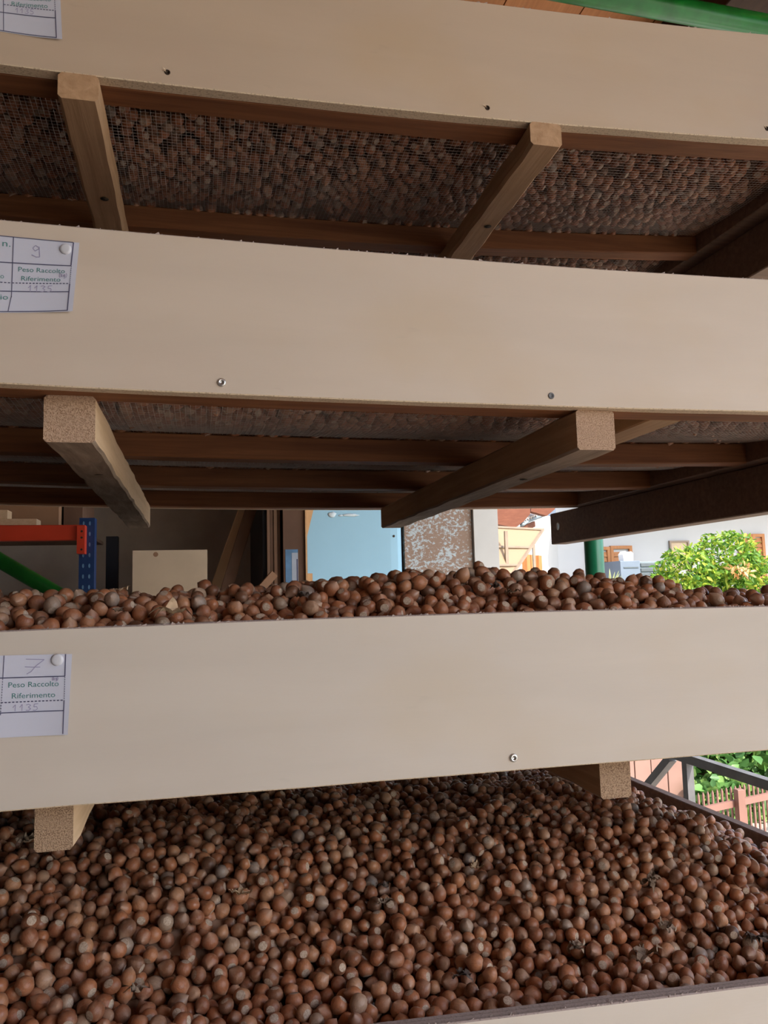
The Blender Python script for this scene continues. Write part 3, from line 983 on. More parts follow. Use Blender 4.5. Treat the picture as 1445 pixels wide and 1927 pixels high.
# ------------------------------------------------------------------ paper sheets with print, pinned to the boards
def text_mesh(body):
    cu = bpy.data.curves.new('t', 'FONT')
    cu.body = body
    cu.size = 1
    cu.resolution_u = 3
    ob = bpy.data.objects.new('t', cu)
    col.objects.link(ob)
    dg = bpy.context.evaluated_depsgraph_get()
    me = bpy.data.meshes.new_from_object(ob.evaluated_get(dg))
    v = [tuple(p.co) for p in me.vertices]
    f = [tuple(p.vertices) for p in me.polygons]
    bpy.data.objects.remove(ob)
    bpy.data.curves.remove(cu)
    bpy.data.meshes.remove(me)
    return v, f
TXT = {}
def paper(yb, TL, TR, BL, BR, label, rules, dashed, words_, pens, s_min=-0.35, t0=0.0):
    TL, TR, BL, BR = (np.array(p) for p in (TL, TR, BL, BR))
    def P(s, t, lift=0.0):
        q = (TL * (1 - s) + TR * s) * (1 - t) + (BL * (1 - s) + BR * s) * t
        curl = 0.004 * max(0, s) ** 3 * (0.3 + 0.7 * t) + 0.0006
        return (float(q[0]), yb - curl - lift, float(q[1]))
    base = P(0.5, 0.5)
    th = thing('paper_sheet', label, 'paper', (base[0], yb, base[2]), 'tray record sheets')
    m = MB()
    n = 12
    g_ = [[P(s_min + (1 - s_min) * i / n, t0 + (1 - t0) * j / n) for i in range(n + 1)] for j in range(n + 1)]
    m.add([p for r in g_ for p in r], [(j * (n + 1) + i, (j + 1) * (n + 1) + i, (j + 1) * (n + 1) + i + 1, j * (n + 1) + i + 1) for j in range(n) for i in range(n)])
    m.build('sheet', MT['paper'], th, True)
    L = MB()
    W = 0.006
    def seg(s0, t0_, s1, t1_, w, M_, lift=0.0004):
        k = 5
        for i in range(k):
            a, b = i / k, (i + 1) / k
            p = [(s0 + (s1 - s0) * a, t0_ + (t1_ - t0_) * a), (s0 + (s1 - s0) * b, t0_ + (t1_ - t0_) * b)]
            ds, dt = s1 - s0, t1_ - t0_
            ll = math.hypot(ds, dt) or 1
            nx_, ny_ = -dt / ll * w / 2, ds / ll * w / 2
            M_.add([P(p[0][0] + nx_, p[0][1] + ny_, lift), P(p[1][0] + nx_, p[1][1] + ny_, lift), P(p[1][0] - nx_, p[1][1] - ny_, lift), P(p[0][0] - nx_, p[0][1] - ny_, lift)], [(0, 1, 2, 3)])
    for (a, b, c, d, w) in rules:
        seg(a, b, c, d, w, L)
    for (a, b, c, d, w, nd) in dashed:
        for i in range(nd):
            u0, u1 = i / nd, (i + 0.62) / nd
            seg(a + (c - a) * u0, b + (d - b) * u0, a + (c - a) * u1, b + (d - b) * u1, w, L)
    L.build('ruled_lines', MT['ink_line'], th)
    for (body, s0, s1, t_base, cap) in words_:
        if body not in TXT:
            TXT[body] = text_mesh(body)
        v, f = TXT[body]
        xs_ = [p[0] for p in v]
        x0_, x1_ = min(xs_), max(xs_)
        M_ = MB()
        M_.add([P(s0 + (s1 - s0) * (p[0] - x0_) / (x1_ - x0_), t_base - p[1] / 0.70 * cap, 0.0004) for p in v], f)
        M_.build('printed_words', MT['ink_green'], th)
    H = MB()
    for stroke in pens:
        for p, q in zip(stroke[:-1], stroke[1:]):
            seg(p[0], p[1], q[0], q[1], 0.0095, H, 0.0005)
    H.build('handwriting', MT['ink_pen'], th)['kind'] = 'stuff'
    return th, P

def stroke_digits(s0, t0, w, h, body):
    D = {'1': [[(0.1, 0.45), (0.55, 0.0), (0.5, 1.0)]],
         '3': [[(0.05, 0.12), (0.5, 0.0), (0.85, 0.2), (0.4, 0.45), (0.85, 0.7), (0.5, 1.0), (0.0, 0.92)]],
         '5': [[(0.95, 0.0), (0.3, 0.03), (0.2, 0.45), (0.7, 0.42), (0.85, 0.75), (0.5, 1.0), (0.05, 0.95)]],
         '9': [[(0.8, 0.15), (0.4, 0.0), (0.1, 0.25), (0.35, 0.5), (0.75, 0.3), (0.8, 0.1), (0.85, 0.55), (0.9, 1.0), (0.5, 1.02), (0.0, 0.85)]],
         '7': [[(0.0, 0.0), (0.95, 0.06), (0.5, 0.5), (0.28, 0.85), (0.05, 1.0)], [(-0.05, 0.52), (0.3, 0.55), (0.75, 0.56)]],
         'k': [[(0.0, 0.0), (0.0, 1.0)], [(0.6, 0.3), (0.05, 0.65), (0.6, 1.0)]],
         'g': [[(0.8, 0.3), (0.2, 0.3), (0.1, 0.75), (0.7, 0.8), (0.8, 0.3), (0.8, 1.3), (0.2, 1.35)]],
         '(': [[(0.6, -0.1), (0.2, 0.5), (0.6, 1.2)]], ')': [[(0.2, -0.1), (0.6, 0.5), (0.2, 1.2)]]}
    out = []
    for i, ch in enumerate(body):
        for st in D[ch]:
            out.append([(s0 + w * i * 1.15 + w * p[0], t0 + h * p[1]) for p in st])
    return out

pC_, PC = paper(YC, (-0.1957, 0.3739), (-0.1196, 0.3721), (-0.1938, 0.2931), (-0.1248, 0.2974),
    'white record sheet with the handwritten number 9 pinned to a front board',
    [(-0.35, 0.0, 0.92, 0.005, 0.011), (0.166, 0.0, 0.15, 0.8, 0.010), (0.15, 0.78, 0.105, 0.985, 0.010), (-0.35, 0.345, 0.92, 0.345, 0.013), (-0.35, 0.723, 0.925, 0.718, 0.012),
     (-0.35, 0.985, 0.925, 0.985, 0.011), (0.925, 0.005, 0.92, 0.345, 0.014), (0.925, 0.6, 0.925, 0.99, 0.014)],
    [(0.155, 0.61, 0.92, 0.6, 0.013, 17), (-0.3, 0.60, 0.15, 0.61, 0.013, 9), (0.925, 0.35, 0.925, 0.6, 0.009, 9)],
    [('Peso Raccolto', 0.235, 0.845, 0.455, 0.062), ('Riferimento', 0.275, 0.795, 0.575, 0.062), ('n.', 0.028, 0.13, 0.135, 0.085), ('io', 0.005, 0.105, 0.83, 0.068), ('o', 0.003, 0.05, 0.555, 0.062)],
    stroke_digits(0.40, 0.09, 0.115, 0.155, '9') + stroke_digits(0.36, 0.635, 0.075, 0.085, '1135') + stroke_digits(0.77, 0.46, 0.026, 0.05, '(kg)'))
pB_, PB = paper(YB, (-0.1859, -0.048), (-0.1206, -0.049), (-0.1841, -0.1256), (-0.123, -0.126),
    'white record sheet with the handwritten crossed number 7 pinned to a front board',
    [(0.055, 0.0, 0.038, 0.275, 0.010), (-0.35, 0.275, 0.915, 0.275, 0.013), (-0.35, 0.70, 0.92, 0.70, 0.012), (0.91, 0.0, 0.915, 0.275, 0.014), (0.92, 0.572, 0.925, 0.985, 0.014)],
    [(-0.1, 0.575, 0.92, 0.572, 0.013, 19), (0.036, 0.28, 0.015, 0.6, 0.009, 10), (0.915, 0.28, 0.92, 0.57, 0.009, 10), (0.013, 0.60, 0.003, 0.74, 0.012, 4)],
    [('Peso Raccolto', 0.115, 0.83, 0.395, 0.065), ('Riferimento', 0.165, 0.785, 0.53, 0.065)],
    stroke_digits(0.355, 0.05, 0.27, 0.185, '7') + stroke_digits(0.17, 0.605, 0.085, 0.08, '1135') + stroke_digits(0.73, 0.285, 0.022, 0.035, '(kg)'))
pD_, PD = paper(YD, (-0.2267, 0.7468), (-0.1617, 0.7577), (-0.2248, 0.6676), (-0.1561, 0.6649),
    'white record sheet cut off by the top of the picture, pinned to the topmost board',
    [(0.055, 0.20, 0.055, 0.99, 0.010), (-0.35, 0.69, 0.905, 0.71, 0.012), (-0.35, 0.985, 0.905, 0.985, 0.011), (0.905, 0.60, 0.905, 0.99, 0.014)],
    [(0.06, 0.57, 0.9, 0.605, 0.011, 17), (0.9, 0.3, 0.905, 0.6, 0.009, 10)],
    [('Peso Raccolto', 0.14, 0.84, 0.475, 0.062), ('Riferimento', 0.185, 0.78, 0.575, 0.062)],
    stroke_digits(0.24, 0.605, 0.07, 0.075, '1135'))
for (x, z, y, lab) in ((-0.1328, 0.3642, PC(0.83, 0.1)[1], 'white push pin on the paper sheet of the board above the square runners'), (-0.1341, -0.0541, PB(0.8, 0.07)[1], 'white push pin on the paper sheet below the heaped hazelnuts')):
    o = MB().lathe((x, y + 0.0008, z), [(0.0005, 0.0056), (-0.0016, 0.0058), (-0.0026, 0.0050), (-0.0030, 0.0034), (-0.0029, 0.0001)], 20).build('push_pin', MT['pin'], None, True, (x, y, z))
    tag(o, lab, 'pin')

# ------------------------------------------------------------------ back of the workshop
pr = thing('pallet_rack', 'blue and red steel pallet rack in the dark corner of the workshop', 'rack', (-0.9, 3.2, GROUND))
def upright(x0, y0, mat):
    m = MB()
    m.box(x0, x0 + 0.052, y0, y0 + 0.004, GROUND, 0.305)
    m.box(x0, x0 + 0.004, y0 + 0.004, y0 + 0.06, GROUND, 0.305)
    m.box(x0 + 0.048, x0 + 0.052, y0 + 0.004, y0 + 0.06, GROUND, 0.305)
    u = m.build('upright', mat, pr)
    z = 0.285
    h = MB()
    while z > -0.6:
        for dx in (0.015, 0.036):
            R = [[(x0 + dx + 0.0035 * math.cos(2 * math.pi * q / 8) * (1 - e), y0 - 0.0008 + e * 0.0004, z + 0.008 * math.sin(2 * math.pi * q / 8) * (1 - e)) for q in range(8)] for e in (0, 0.99)]
            h.rings(R, 0, False)
        z -= 0.038
    o = h.build('slots', MT['label_blue'] if mat is MT['blue'] else MT['black'], u)
    o['kind'] = 'stuff'
    return u
upright(-0.414, 3.0, MT['blue'])
upright(-0.414, 3.85, MT['black'])  # rear upright in shade, painted near-black instead of blue
upright(-2.1, 3.0, MT['blue'])
upright(-2.1, 3.85, MT['black'])
bm = MB().cbox(-2.05, -0.412, 2.955, 3.0, 0.222, 0.276, 0.003).build('beam', MT['red'], pr)
cn = MB().cbox(-0.414, -0.388, 2.945, 2.999, 0.174, 0.2745, 0.003).build('connector', MT['red'], pr)
for z in (0.252, 0.188, 0.23):
    MB().lathe((-0.398, 2.9445, z), [(0, 0.004), (-0.0006, 0.0036), (-0.0004, 0.0001)], 10).build('slot', MT['hole'], cn)
for i in range(6):
    MB().cbox(-2.04, -0.42, 3.002 + i * 0.133, 3.13 + i * 0.133, 0.262, 0.2755, 0.002).build('shelf_board', MT['frame_dark'], pr)
def carton(x0, x1, y0, y1, z0, z1, label, mat, flap=True):
    t = thing('cardboard_box', label, 'box', ((x0 + x1) / 2, (y0 + y1) / 2, z0))
    MB().cbox(x0, x1, y0, y1, z0, z1, 0.003).build('carton', mat, t)
    MB().box((x0 + x1) / 2 - 0.02, (x0 + x1) / 2 + 0.02, y0 - 0.0006, y0 - 0.0001, z1 - 0.06, z1 - 0.004).build('tape', MT['card_pale'], t)
    MB().box(x0 + 0.004, x1 - 0.004, y0 + 0.002, (y0 + y1) / 2 - 0.001, z1 + 0.0003, z1 + 0.003).build('flap', mat, t)
    MB().box(x0 + 0.004, x1 - 0.004, (y0 + y1) / 2 + 0.001, y1 - 0.002, z1 + 0.0003, z1 + 0.003).build('flap', mat, t)
    return t
carton(-0.90, -0.50, 3.10, 3.40, 0.2757, 0.46, 'brown cardboard box on the shelf behind the red beam', MT['card'])
carton(-0.492, -0.425, 3.16, 3.5, 0.2757, 0.43, 'narrow dark cardboard box on the shelf beside the blue upright', MT['card_dark'])
tag(MB().cbox(-1.3, -0.558, 3.005, 3.085, 0.2757, 0.303, 0.002).build('wooden_board', MT['pine'], None, False, (-0.9, 3.04, 0.2757)), 'pale wooden board lying along the red beam, lower of two', 'board')
tag(MB().cbox(-1.3, -0.655, 3.01, 3.08, 0.3032, 0.335, 0.002).build('wooden_board', MT['pine'], None, False, (-0.95, 3.04, 0.3032)), 'pale wooden board lying on top of another along the red beam', 'board')

t = thing('cardboard_box', 'tall plain beige cardboard box standing behind the heaped nuts', 'box', (-0.108, 3.4, GROUND))
MB().cbox(-0.253, 0.018, 3.30, 3.52, GROUND, 0.203, 0.004).build('carton', MT['card_pale'], t)
MB().box(-0.253, 0.036, 3.288, 3.2995, GROUND, 0.2035).build('front_flap', MT['card_pale'], t)
MB().lathe((-0.165, 3.2878, 0.187), [(0, 0.010), (-0.0004, 0.008), (-0.0003, 0.0001)], 9).build('stain', MT['card'], t)

def plank_thing(name, p0, p1, w, h, mat, label, cat):
    m = MB()
    p0, p1 = Vector(p0), Vector(p1)
    n = 9
    R = []
    d = (p1 - p0).normalized()
    a = d.cross(Vector((0, 1, 0))).normalized()
    b = a.cross(d)
    for i in range(n):
        p = p0.lerp(p1, i / (n - 1)) + a * random.uniform(-0.002, 0.002)
        R.append([p + a * (w / 2) * sx + b * (h / 2) * sy for sx, sy in ((-1, -0.8), (-0.85, -1), (0.85, -1), (1, -0.8), (1, 0.8), (0.85, 1), (-0.85, 1), (-1, 0.8))])
    m.rings(R)
    o = m.build(name, mat, None, False, tuple(p0))
    return tag(o, label, cat)
plank_thing('wooden_plank', (-0.46, 3.30, GROUND + 0.01), (0.205, 3.663, 0.41), 0.05, 0.03, MT['card_pale'], 'greyish plank leaning against the dark stack, left of the barked one', 'plank')
plank_thing('wooden_plank', (-0.34, 3.22, GROUND + 0.01), (0.228, 3.52, 0.40), 0.05, 0.03, MT['card_dark'], 'dark brown bark-edged plank leaning in front of the dark stack', 'plank')
tag(MB().bar((-1.10, 3.19, GROUND + 0.02), (0.30, 3.24, 0.10), 0.05, 0.03).build('wooden_offcut', MT['card'], None, False, (0.24, 3.23, 0.0)), 'small brown tilted wood offcut end sticking up behind the nuts', 'offcut')
# stack of sheets standing on edge; the black first one paints a shaded gap
for i, (x, w, y0, top) in enumerate(((0.262, 0.015, 3.33, 0.9), (0.278, 0.012, 3.30, 0.86), (0.292, 0.012, 3.305, 0.92), (0.306, 0.013, 3.30, 0.88), (0.321, 0.012, 3.31, 0.9))):
    o = MB().cbox(x, x + w, y0, y0 + 0.8, GROUND, top, 0.002).build('board_sheet', MT['black'] if i == 0 else MT['card_mid'] if i in (1, 3) else MT['card_dark'], None, False, (x + w / 2, y0 + 0.4, GROUND))
    tag(o, ['navy black panel standing on edge, first of the dark upright stack', 'brown board sheet standing on edge against the navy panel', 'dark board sheet standing on edge, second after the navy panel',
            'brown board sheet standing on edge, third after the navy panel', 'dark board sheet standing on edge next to the labelled box'][i], 'board')
t = thing('cardboard_box', 'tall brown cardboard box with a blue and grey label beside the light blue board', 'box', (0.39, 3.5, GROUND))
MB().cbox(0.342, 0.437, 3.28, 3.72, GROUND, 0.95, 0.003).build('carton', MT['card_dark'], t)
lb = MB().box(0.350, 0.402, 3.2785, 3.2798, -0.02, 0.20).build('label', MT['label_blue'], t)
MB().box(0.376, 0.402, 3.2778, 3.2785, -0.02, 0.186).build('label_strip', MT['label_grey'], lb)
MB().box(0.396, 0.4005, 3.2770, 3.2778, 0.0, 0.16).build('bar_code', MT['ink_line'], lb)
MB().box(0.4325, 0.4395, 3.268, 3.2795, GROUND, 0.40).build('cut_edge', MT['card_edge'], t)  # bright strip paints the light on the box's right edge
MB().add([(0.4396, 3.276, 0.25), (0.4396, 3.276, 0.42), (0.484, 3.28, 0.42), (0.4396, 3.29, 0.25), (0.4396, 3.29, 0.42), (0.484, 3.294, 0.42)],
         [(0, 2, 1), (3, 4, 5), (0, 1, 4, 3), (1, 2, 5, 4), (2, 0, 3, 5)]).build('torn_flap', MT['card_edge'], t)
o = MB().cbox(0.442, 0.462, 3.285, 3.42, GROUND, 0.10, 0.002).build('wooden_offcut', MT['card_edge'], None, False, (0.452, 3.35, GROUND))
tag(o, 'narrow orange brown wood strip standing beside the labelled box', 'offcut')

t = thing('painted_board', 'large light blue painted board with white smears near its top', 'board', (0.72, 3.75, GROUND))
R = []
prof = [(0.47, 3.70), (0.90, 3.70), (0.935, 3.704), (0.955, 3.716), (0.962, 3.735), (0.962, 3.78), (0.47, 3.78)]
MB().rings([[(x, y, z) for x, y in prof] for z in (GROUND, 1.0)], 0, True).build('board', MT['blue_board'], t)
for (x0, z0, w, h, s) in ((0.618, 0.388, 0.024, 0.016, 1), (0.705, 0.386, 0.045, 0.009, 2), (0.66, 0.384, 0.012, 0.006, 3)):
    r = random.Random(s)
    n = 14
    ring = [(x0 + w * math.cos(2 * math.pi * q / n) * r.uniform(0.7, 1.1), 3.6995, z0 + h * math.sin(2 * math.pi * q / n) * r.uniform(0.7, 1.1)) for q in range(n)]
    in_ = [(x0 + (p[0] - x0) * 0.6, 3.695, z0 + (p[2] - z0) * 0.6) for p in ring]
    MB().rings([ring, in_]).build('plaster_smear', MT['plaster_bit'], t, True)
MB().lathe((0.917, 3.6995, 0.284), [(0, 0.006), (-0.002, 0.005), (-0.0025, 0.0001)], 8).build('screw', MT['hole'], t)
o = MB().cbox(0.975, 1.32, 3.72, 3.76, GROUND, 1.2, 0.004).build('weathered_board', MT['peel'], None, False, (1.15, 3.74, GROUND))
tag(o, 'weathered brown board with peeling pale paint against the white pillar', 'board')

# ------------------------------------------------------------------ house across the yard
hs = thing('house', 'white rendered house across the yard with orange wooden shutters', 'house', (5.5, 8.3, GROUND))
def prism(pts, z0, z1):
    return MB().rings([[(x, y, z0) for x, y in pts], [(x, y, z1) for x, y in pts]])
prism([(3.82, 8.0), (12, 8.0), (12, 8.3), (3.82, 8.3)], GROUND, 3.0).build('wall', MT['house'], hs)
prism([(2.0, 5.978), (3.82, 8.0), (3.82, 8.3), (1.8, 6.2)], GROUND, 0.80).build('wing_wall', MT['house'], hs)
MB().box(3.93, 12, 6.95, 8.0, 1.20, 1.30).build('porch_roof', MT['terracotta'], hs)  # unseen overhang added to shade this stretch of house wall
def shutter_leaf(x0, x1, z0, z1, y):
    m = MB()
    fr = 0.035
    m.box(x0, x0 + fr, y - 0.03, y, z0, z1); m.box(x1 - fr, x1, y - 0.03, y, z0, z1)
    m.box(x0 + fr, x1 - fr, y - 0.03, y, z0, z0 + fr); m.box(x0 + fr, x1 - fr, y - 0.03, y, z1 - fr, z1)
    s_ = m.build('shutter', MT['shutter'], hs)
    z = z0 + fr
    while z < z1 - fr - 0.03:
        MB().add([(x0 + fr, y - 0.022, z), (x1 - fr, y - 0.022, z), (x1 - fr, y - 0.008, z + 0.052), (x0 + fr, y - 0.008, z + 0.052),
                  (x0 + fr, y - 0.015, z), (x1 - fr, y - 0.015, z), (x1 - fr, y - 0.001, z + 0.052), (x0 + fr, y - 0.001, z + 0.052)],
                 [(0, 1, 2, 3), (7, 6, 5, 4), (0, 4, 5, 1), (3, 2, 6, 7), (0, 3, 7, 4), (1, 5, 6, 2)]).build('slat', MT['shutter'], s_)
        z += 0.055
shutter_leaf(4.15, 4.435, -0.55, 0.475, 8.0)
shutter_leaf(4.44, 4.705, -0.55, 0.485, 8.0)
shutter_leaf(6.255, 6.42, -0.3, 0.604, 8.0)
shutter_leaf(6.07, 6.25, -0.3, 0.604, 8.0)
wf = MB().box(5.18, 5.43, 7.975, 8.0, 0.515, 0.535)
wf.box(5.18, 5.20, 7.975, 8.0, 0.15, 0.515); wf.box(5.41, 5.43, 7.975, 8.0, 0.15, 0.515); wf.box(5.18, 5.43, 7.96, 8.0, 0.13, 0.15)
w_ = wf.build('window_frame', MT['awn_bar'], hs)
MB().box(5.20, 5.41, 7.992, 7.999, 0.15, 0.515).build('pane', MT['card_pale'], w_)
# window of the wing: frame boards on the slanted wall
U = Vector((1.82, 2.022, 0)).normalized()
Nn = Vector((U.y, -U.x, 0))
def wing_box(u0, u1, z0, z1, d0, d1, name, mat, par):
    o0 = Vector((2.0, 5.978, 0))
    R = []
    for z in (z0, z1):
        R.append([tuple(o0 + U * u + Nn * d) [:2] + (z,) for u, d in ((u0, d0), (u1, d0), (u1, d1), (u0, d1))])
    return MB().rings(R).build(name, mat, par)
u_of = lambda x, y: (Vector((x, y, 0)) - Vector((2.0, 5.978, 0))).dot(U)
ua, ub = u_of(3.02, 7.11), u_of(3.33, 7.455)
wing_box(ua, ua + 0.1, -0.5, 0.36, 0.001, 0.05, 'shutter', MT['shutter'], hs)
wing_box(ub - 0.1, ub, -0.5, 0.36, 0.001, 0.05, 'shutter', MT['shutter'], hs)
wing_box(ua + 0.16, ub - 0.16, -0.5, 0.36, 0.001, 0.04, 'shutter', MT['shutter'], hs)
wing_box(ua + 0.1, ub - 0.1, -0.5, 0.36, 0.0005, 0.012, 'pane', MT['card_pale'], hs)
# eave of the wing: tiles, gutter, fascia and the red brown soffit boards
MB().tube([(2.69, 6.3, 0.572), (2.86, 6.55, 0.632), (3.10, 6.8, 0.70)], 0.018, 10).build('gutter', MT['gutter'], hs, True)
MB().bar((2.66, 6.33, 0.52), (2.98, 6.7, 0.615), 0.02, 0.05).build('fascia', MT['terracotta'], hs)
MB().rings([[(2.40, y, 0.90), (2.42, y, 0.585), (2.62, y, 0.545), (2.70, y, 0.60), (2.76, y, 0.66), (2.78, y, 0.90)] for y in (6.28, 6.40)]).build('soffit_board', MT['terracotta'], hs)
MB().rings([[(2.86, y, 0.90), (2.83, y, 0.70), (2.98, y, 0.66), (3.06, y, 0.72), (3.06, y, 0.90)] for y in (6.42, 6.5)]).build('soffit_board', MT['terracotta'], hs)
for i in range(9):
    f_ = i / 8
    p = Vector((2.70, 6.32, 0.595)).lerp(Vector((3.12, 6.83, 0.72)), f_)
    ring = []
    for e in (0, 1):
        q = p + Vector((-0.05, 0.25, 0.16)) * e
        ring.append([(q.x + 0.024 * math.cos(a), q.y + 0.01 * math.cos(a), q.z + 0.022 * math.sin(a)) for a in lin(0, math.pi, 7)] +
                    [(q.x + 0.015 * math.cos(a), q.y + 0.008 * math.cos(a), q.z + 0.013 * math.sin(a)) for a in lin(math.pi, 0, 7)])
    MB().rings(ring).build('roof_tile', MT['rooftile'], hs, True)
# awning
aw = thing('awning', 'cream translucent awning on thin bars between pillar and white house', 'awning', (2.2, 5.4, GROUND))
A_, B_, C_, D_ = Vector((2.05, 5.55, 0.50)), Vector((2.691, 5.9, 0.503)), Vector((2.189, 5.4, 0.114)), Vector((1.72, 5.1, 0.105))
off = Vector((0.003, -0.004, -0.003))
MB().add([A_, B_, C_, D_, A_ - off, B_ - off, C_ - off, D_ - off], [(0, 3, 2, 1), (4, 5, 6, 7), (0, 1, 5, 4), (1, 2, 6, 5), (2, 3, 7, 6), (3, 0, 4, 7)]).build('sheet', MT['awning'], aw)
for t_ in (0.0, 0.40, 0.76, 1.0):
    MB().bar(A_.lerp(D_, t_) + off * 2, B_.lerp(C_, t_) + off * 2, 0.014, 0.014).build('crossbar', MT['awn_bar'], aw)
MB().bar(B_ + off * 2, C_ + off * 2, 0.018, 0.018).build('side_bar', MT['awn_bar'], aw)
MB().bar(A_ + off * 2, D_ + off * 2, 0.018, 0.018).build('side_bar', MT['awn_bar'], aw)
MB().bar((2.196, 5.47, GROUND), (2.205, 5.47, 0.45), 0.022, 0.022).build('post', MT['awn_bar'], aw)
MB().bar((2.53, 5.72, GROUND), (2.53, 5.72, 0.36), 0.018, 0.018).build('post', MT['awn_bar'], aw)
# cooling unit and things beside it
ac = thing('cooling_unit', 'pale blue outdoor cooling unit standing before the house wall', 'appliance', (4.5, 7.6, GROUND))
MB().cbox(4.266, 4.491, 7.475, 7.85, GROUND, 0.297, 0.008).build('casing', MT['ac'], ac)
MB().cbox(4.495, 4.785, 7.51, 7.85, GROUND, 0.288, 0.006).build('side_casing', MT['gutter'], ac)
for i in range(7):
    MB().box(4.515, 4.76, 7.498, 7.51, 0.235 - i * 0.052, 0.268 - i * 0.052).build('grille_bar', MT['grille'], ac)
MB().box(4.30, 4.468, 7.469, 7.475, 0.22, 0.232).build('groove', MT['grille'], ac)
m = MB().rings([[(4.34, y, 0.2975), (4.445, y, 0.2975), (4.453, y, 0.374), (4.43, y, 0.397), (4.40, y, 0.366), (4.36, y, 0.402), (4.333, y, 0.368)] for y in (7.53, 7.63)])
o = m.build('white_bucket', MT['white_plastic'], None, False, (4.39, 7.58, 0.2975))
tag(o, 'small bright white crumpled container on top of the cooling unit', 'container')

# ------------------------------------------------------------------ plants
def leaves_mesh(name, centres, size, mat, parent, seed, loc0, normal_up=0.35, ratio=0.45):
    r = np.random.default_rng(seed)
    n = len(centres)
    C0 = np.array(centres) - np.array(loc0)
    d = r.normal(size=(n, 3)); d[:, 2] -= 0.2
    d /= np.linalg.norm(d, axis=1)[:, None]
    u = r.normal(size=(n, 3)); u[:, 2] += normal_up * 3
    w = np.cross(d, u); w /= np.linalg.norm(w, axis=1)[:, None]
    nn = np.cross(w, d)
    L = size * r.uniform(0.6, 1.25, n)[:, None]
    W = L * ratio
    pts = [C0, C0 + d * L * 0.3 + w * W * 0.42 + nn * W * 0.15, C0 + d * L * 0.65 + w * W * 0.4 + nn * W * 0.12, C0 + d * L - nn * L * 0.12,
           C0 + d * L * 0.65 - w * W * 0.4 + nn * W * 0.12, C0 + d * L * 0.3 - w * W * 0.42 + nn * W * 0.15]
    V = np.stack(pts, 1).reshape(-1, 3)
    tri = np.array([0, 3, 2, 1, 0, 5, 4, 3])
    loops = (tri[None, :] + 6 * np.arange(n)[:, None]).ravel()
    starts = np.arange(2 * n) * 4
    me = raw_mesh(name, V, loops, starts, np.zeros(2 * n, int), [mat], np.repeat(r.uniform(0, 1, n), 6))
    o = bpy.data.objects.new(name, me)
    col.objects.link(o)
    o.parent = parent
    o['kind'] = 'stuff'
    return o
def blob(centre, rad, n, seed, shell=0.55):
    r = np.random.default_rng(seed)
    v = r.normal(size=(n, 3)); v /= np.linalg.norm(v, axis=1)[:, None]
    return np.array(centre) + v * np.array(rad) * (shell + (1 - shell) * r.uniform(0, 1, (n, 1)) ** 0.5)

bush = thing('leafy_bush', 'bright lime green leafy bush with a few flowers before the white house', 'bush', (4.75, 6.6, GROUND))
cs = np.concatenate([blob((4.88, 6.6, 0.22), (0.33, 0.3, 0.32), 1500, 1), blob((4.42, 6.55, 0.14), (0.30, 0.28, 0.24), 1000, 2), blob((5.12, 6.6, 0.05), (0.33, 0.3, 0.26), 900, 3),
                     blob((4.25, 6.55, 0.0), (0.26, 0.25, 0.18), 500, 4), blob((4.75, 6.6, -0.5), (0.65, 0.4, 0.6), 2000, 5), blob((5.35, 6.6, -0.15), (0.22, 0.3, 0.25), 400, 8)])
leaves_mesh('foliage', cs, 0.066, MT['leaf'], bush, 3, (4.75, 6.6, GROUND))
MB().tube([(4.75, 6.6, GROUND), (4.72, 6.62, -0.9), (4.8, 6.6, -0.2)], [0.05, 0.04, 0.015], 8).build('stem', MT['trunk'], bush, True)
MB().tube([(4.75, 6.6, -1.0), (4.5, 6.6, -0.4), (4.4, 6.55, 0.1)], [0.03, 0.02, 0.01], 7).build('stem', MT['trunk'], bush, True)
leaves_mesh('dry_leaves', blob((4.80, 6.30, 0.14), (0.10, 0.05, 0.06), 60, 11), 0.06, MT['petal_orange'], bush, 5, (4.75, 6.6, GROUND))
leaves_mesh('pink_blossoms', np.concatenate([blob((4.35, 6.30, 0.20), (0.02, 0.02, 0.02), 14, 12), blob((4.20, 6.30, 0.14), (0.02, 0.02, 0.015), 12, 13)]), 0.04, MT['white_plastic'], bush, 6, (4.75, 6.6, GROUND))

yu = thing('yucca_plant', 'pale spiky plant in front of the orange shutter', 'plant', (3.6, 6.5, GROUND))
m = MB()
for i in range(26):
    a = random.uniform(0, 6.28)
    e = random.uniform(0.2, 1.3)
    L = random.uniform(0.16, 0.24)
    p0 = Vector((3.6, 6.5, 0.0))
    d = Vector((math.cos(a) * math.cos(e), math.sin(a) * math.cos(e), math.sin(e)))
    w = d.cross(Vector((0, 0, 1))).normalized() * 0.010
    m.add([p0 - w * 0.6, p0 + w * 0.6, p0 + d * L * 0.6 + w, p0 + d * L, p0 + d * L * 0.6 - w], [(0, 1, 2, 3, 4)])
m.build('spiky_leaves', MT['yucca'], yu)['kind'] = 'stuff'
MB().tube([(3.6, 6.5, GROUND), (3.6, 6.5, 0.01)], [0.05, 0.03], 8).build('stem', MT['trunk'], yu, True)

# lower right: iron frame, pink boards, picket fence, ivy hedge, flowers
fr = thing('iron_frame', 'dark grey iron frame with a sloping brace beside the lowest tray', 'frame', (1.5, 1.9, GROUND))
MB().bar((1.5, 0.6, -0.533), (1.5, 2.40, -0.533), 0.026, 0.027).build('rail', MT['iron'], fr)
for y, z in ((2.29, -0.547), (0.66, -0.547), (3.28, -1.27)):
    MB().bar((1.5, y, GROUND), (1.5, y, z), 0.024, 0.026).build('post', MT['iron'], fr)
MB().bar((1.5, 2.375, -0.548), (1.5, 3.30, -1.30), 0.026, 0.026).build('brace', MT['iron'], fr)

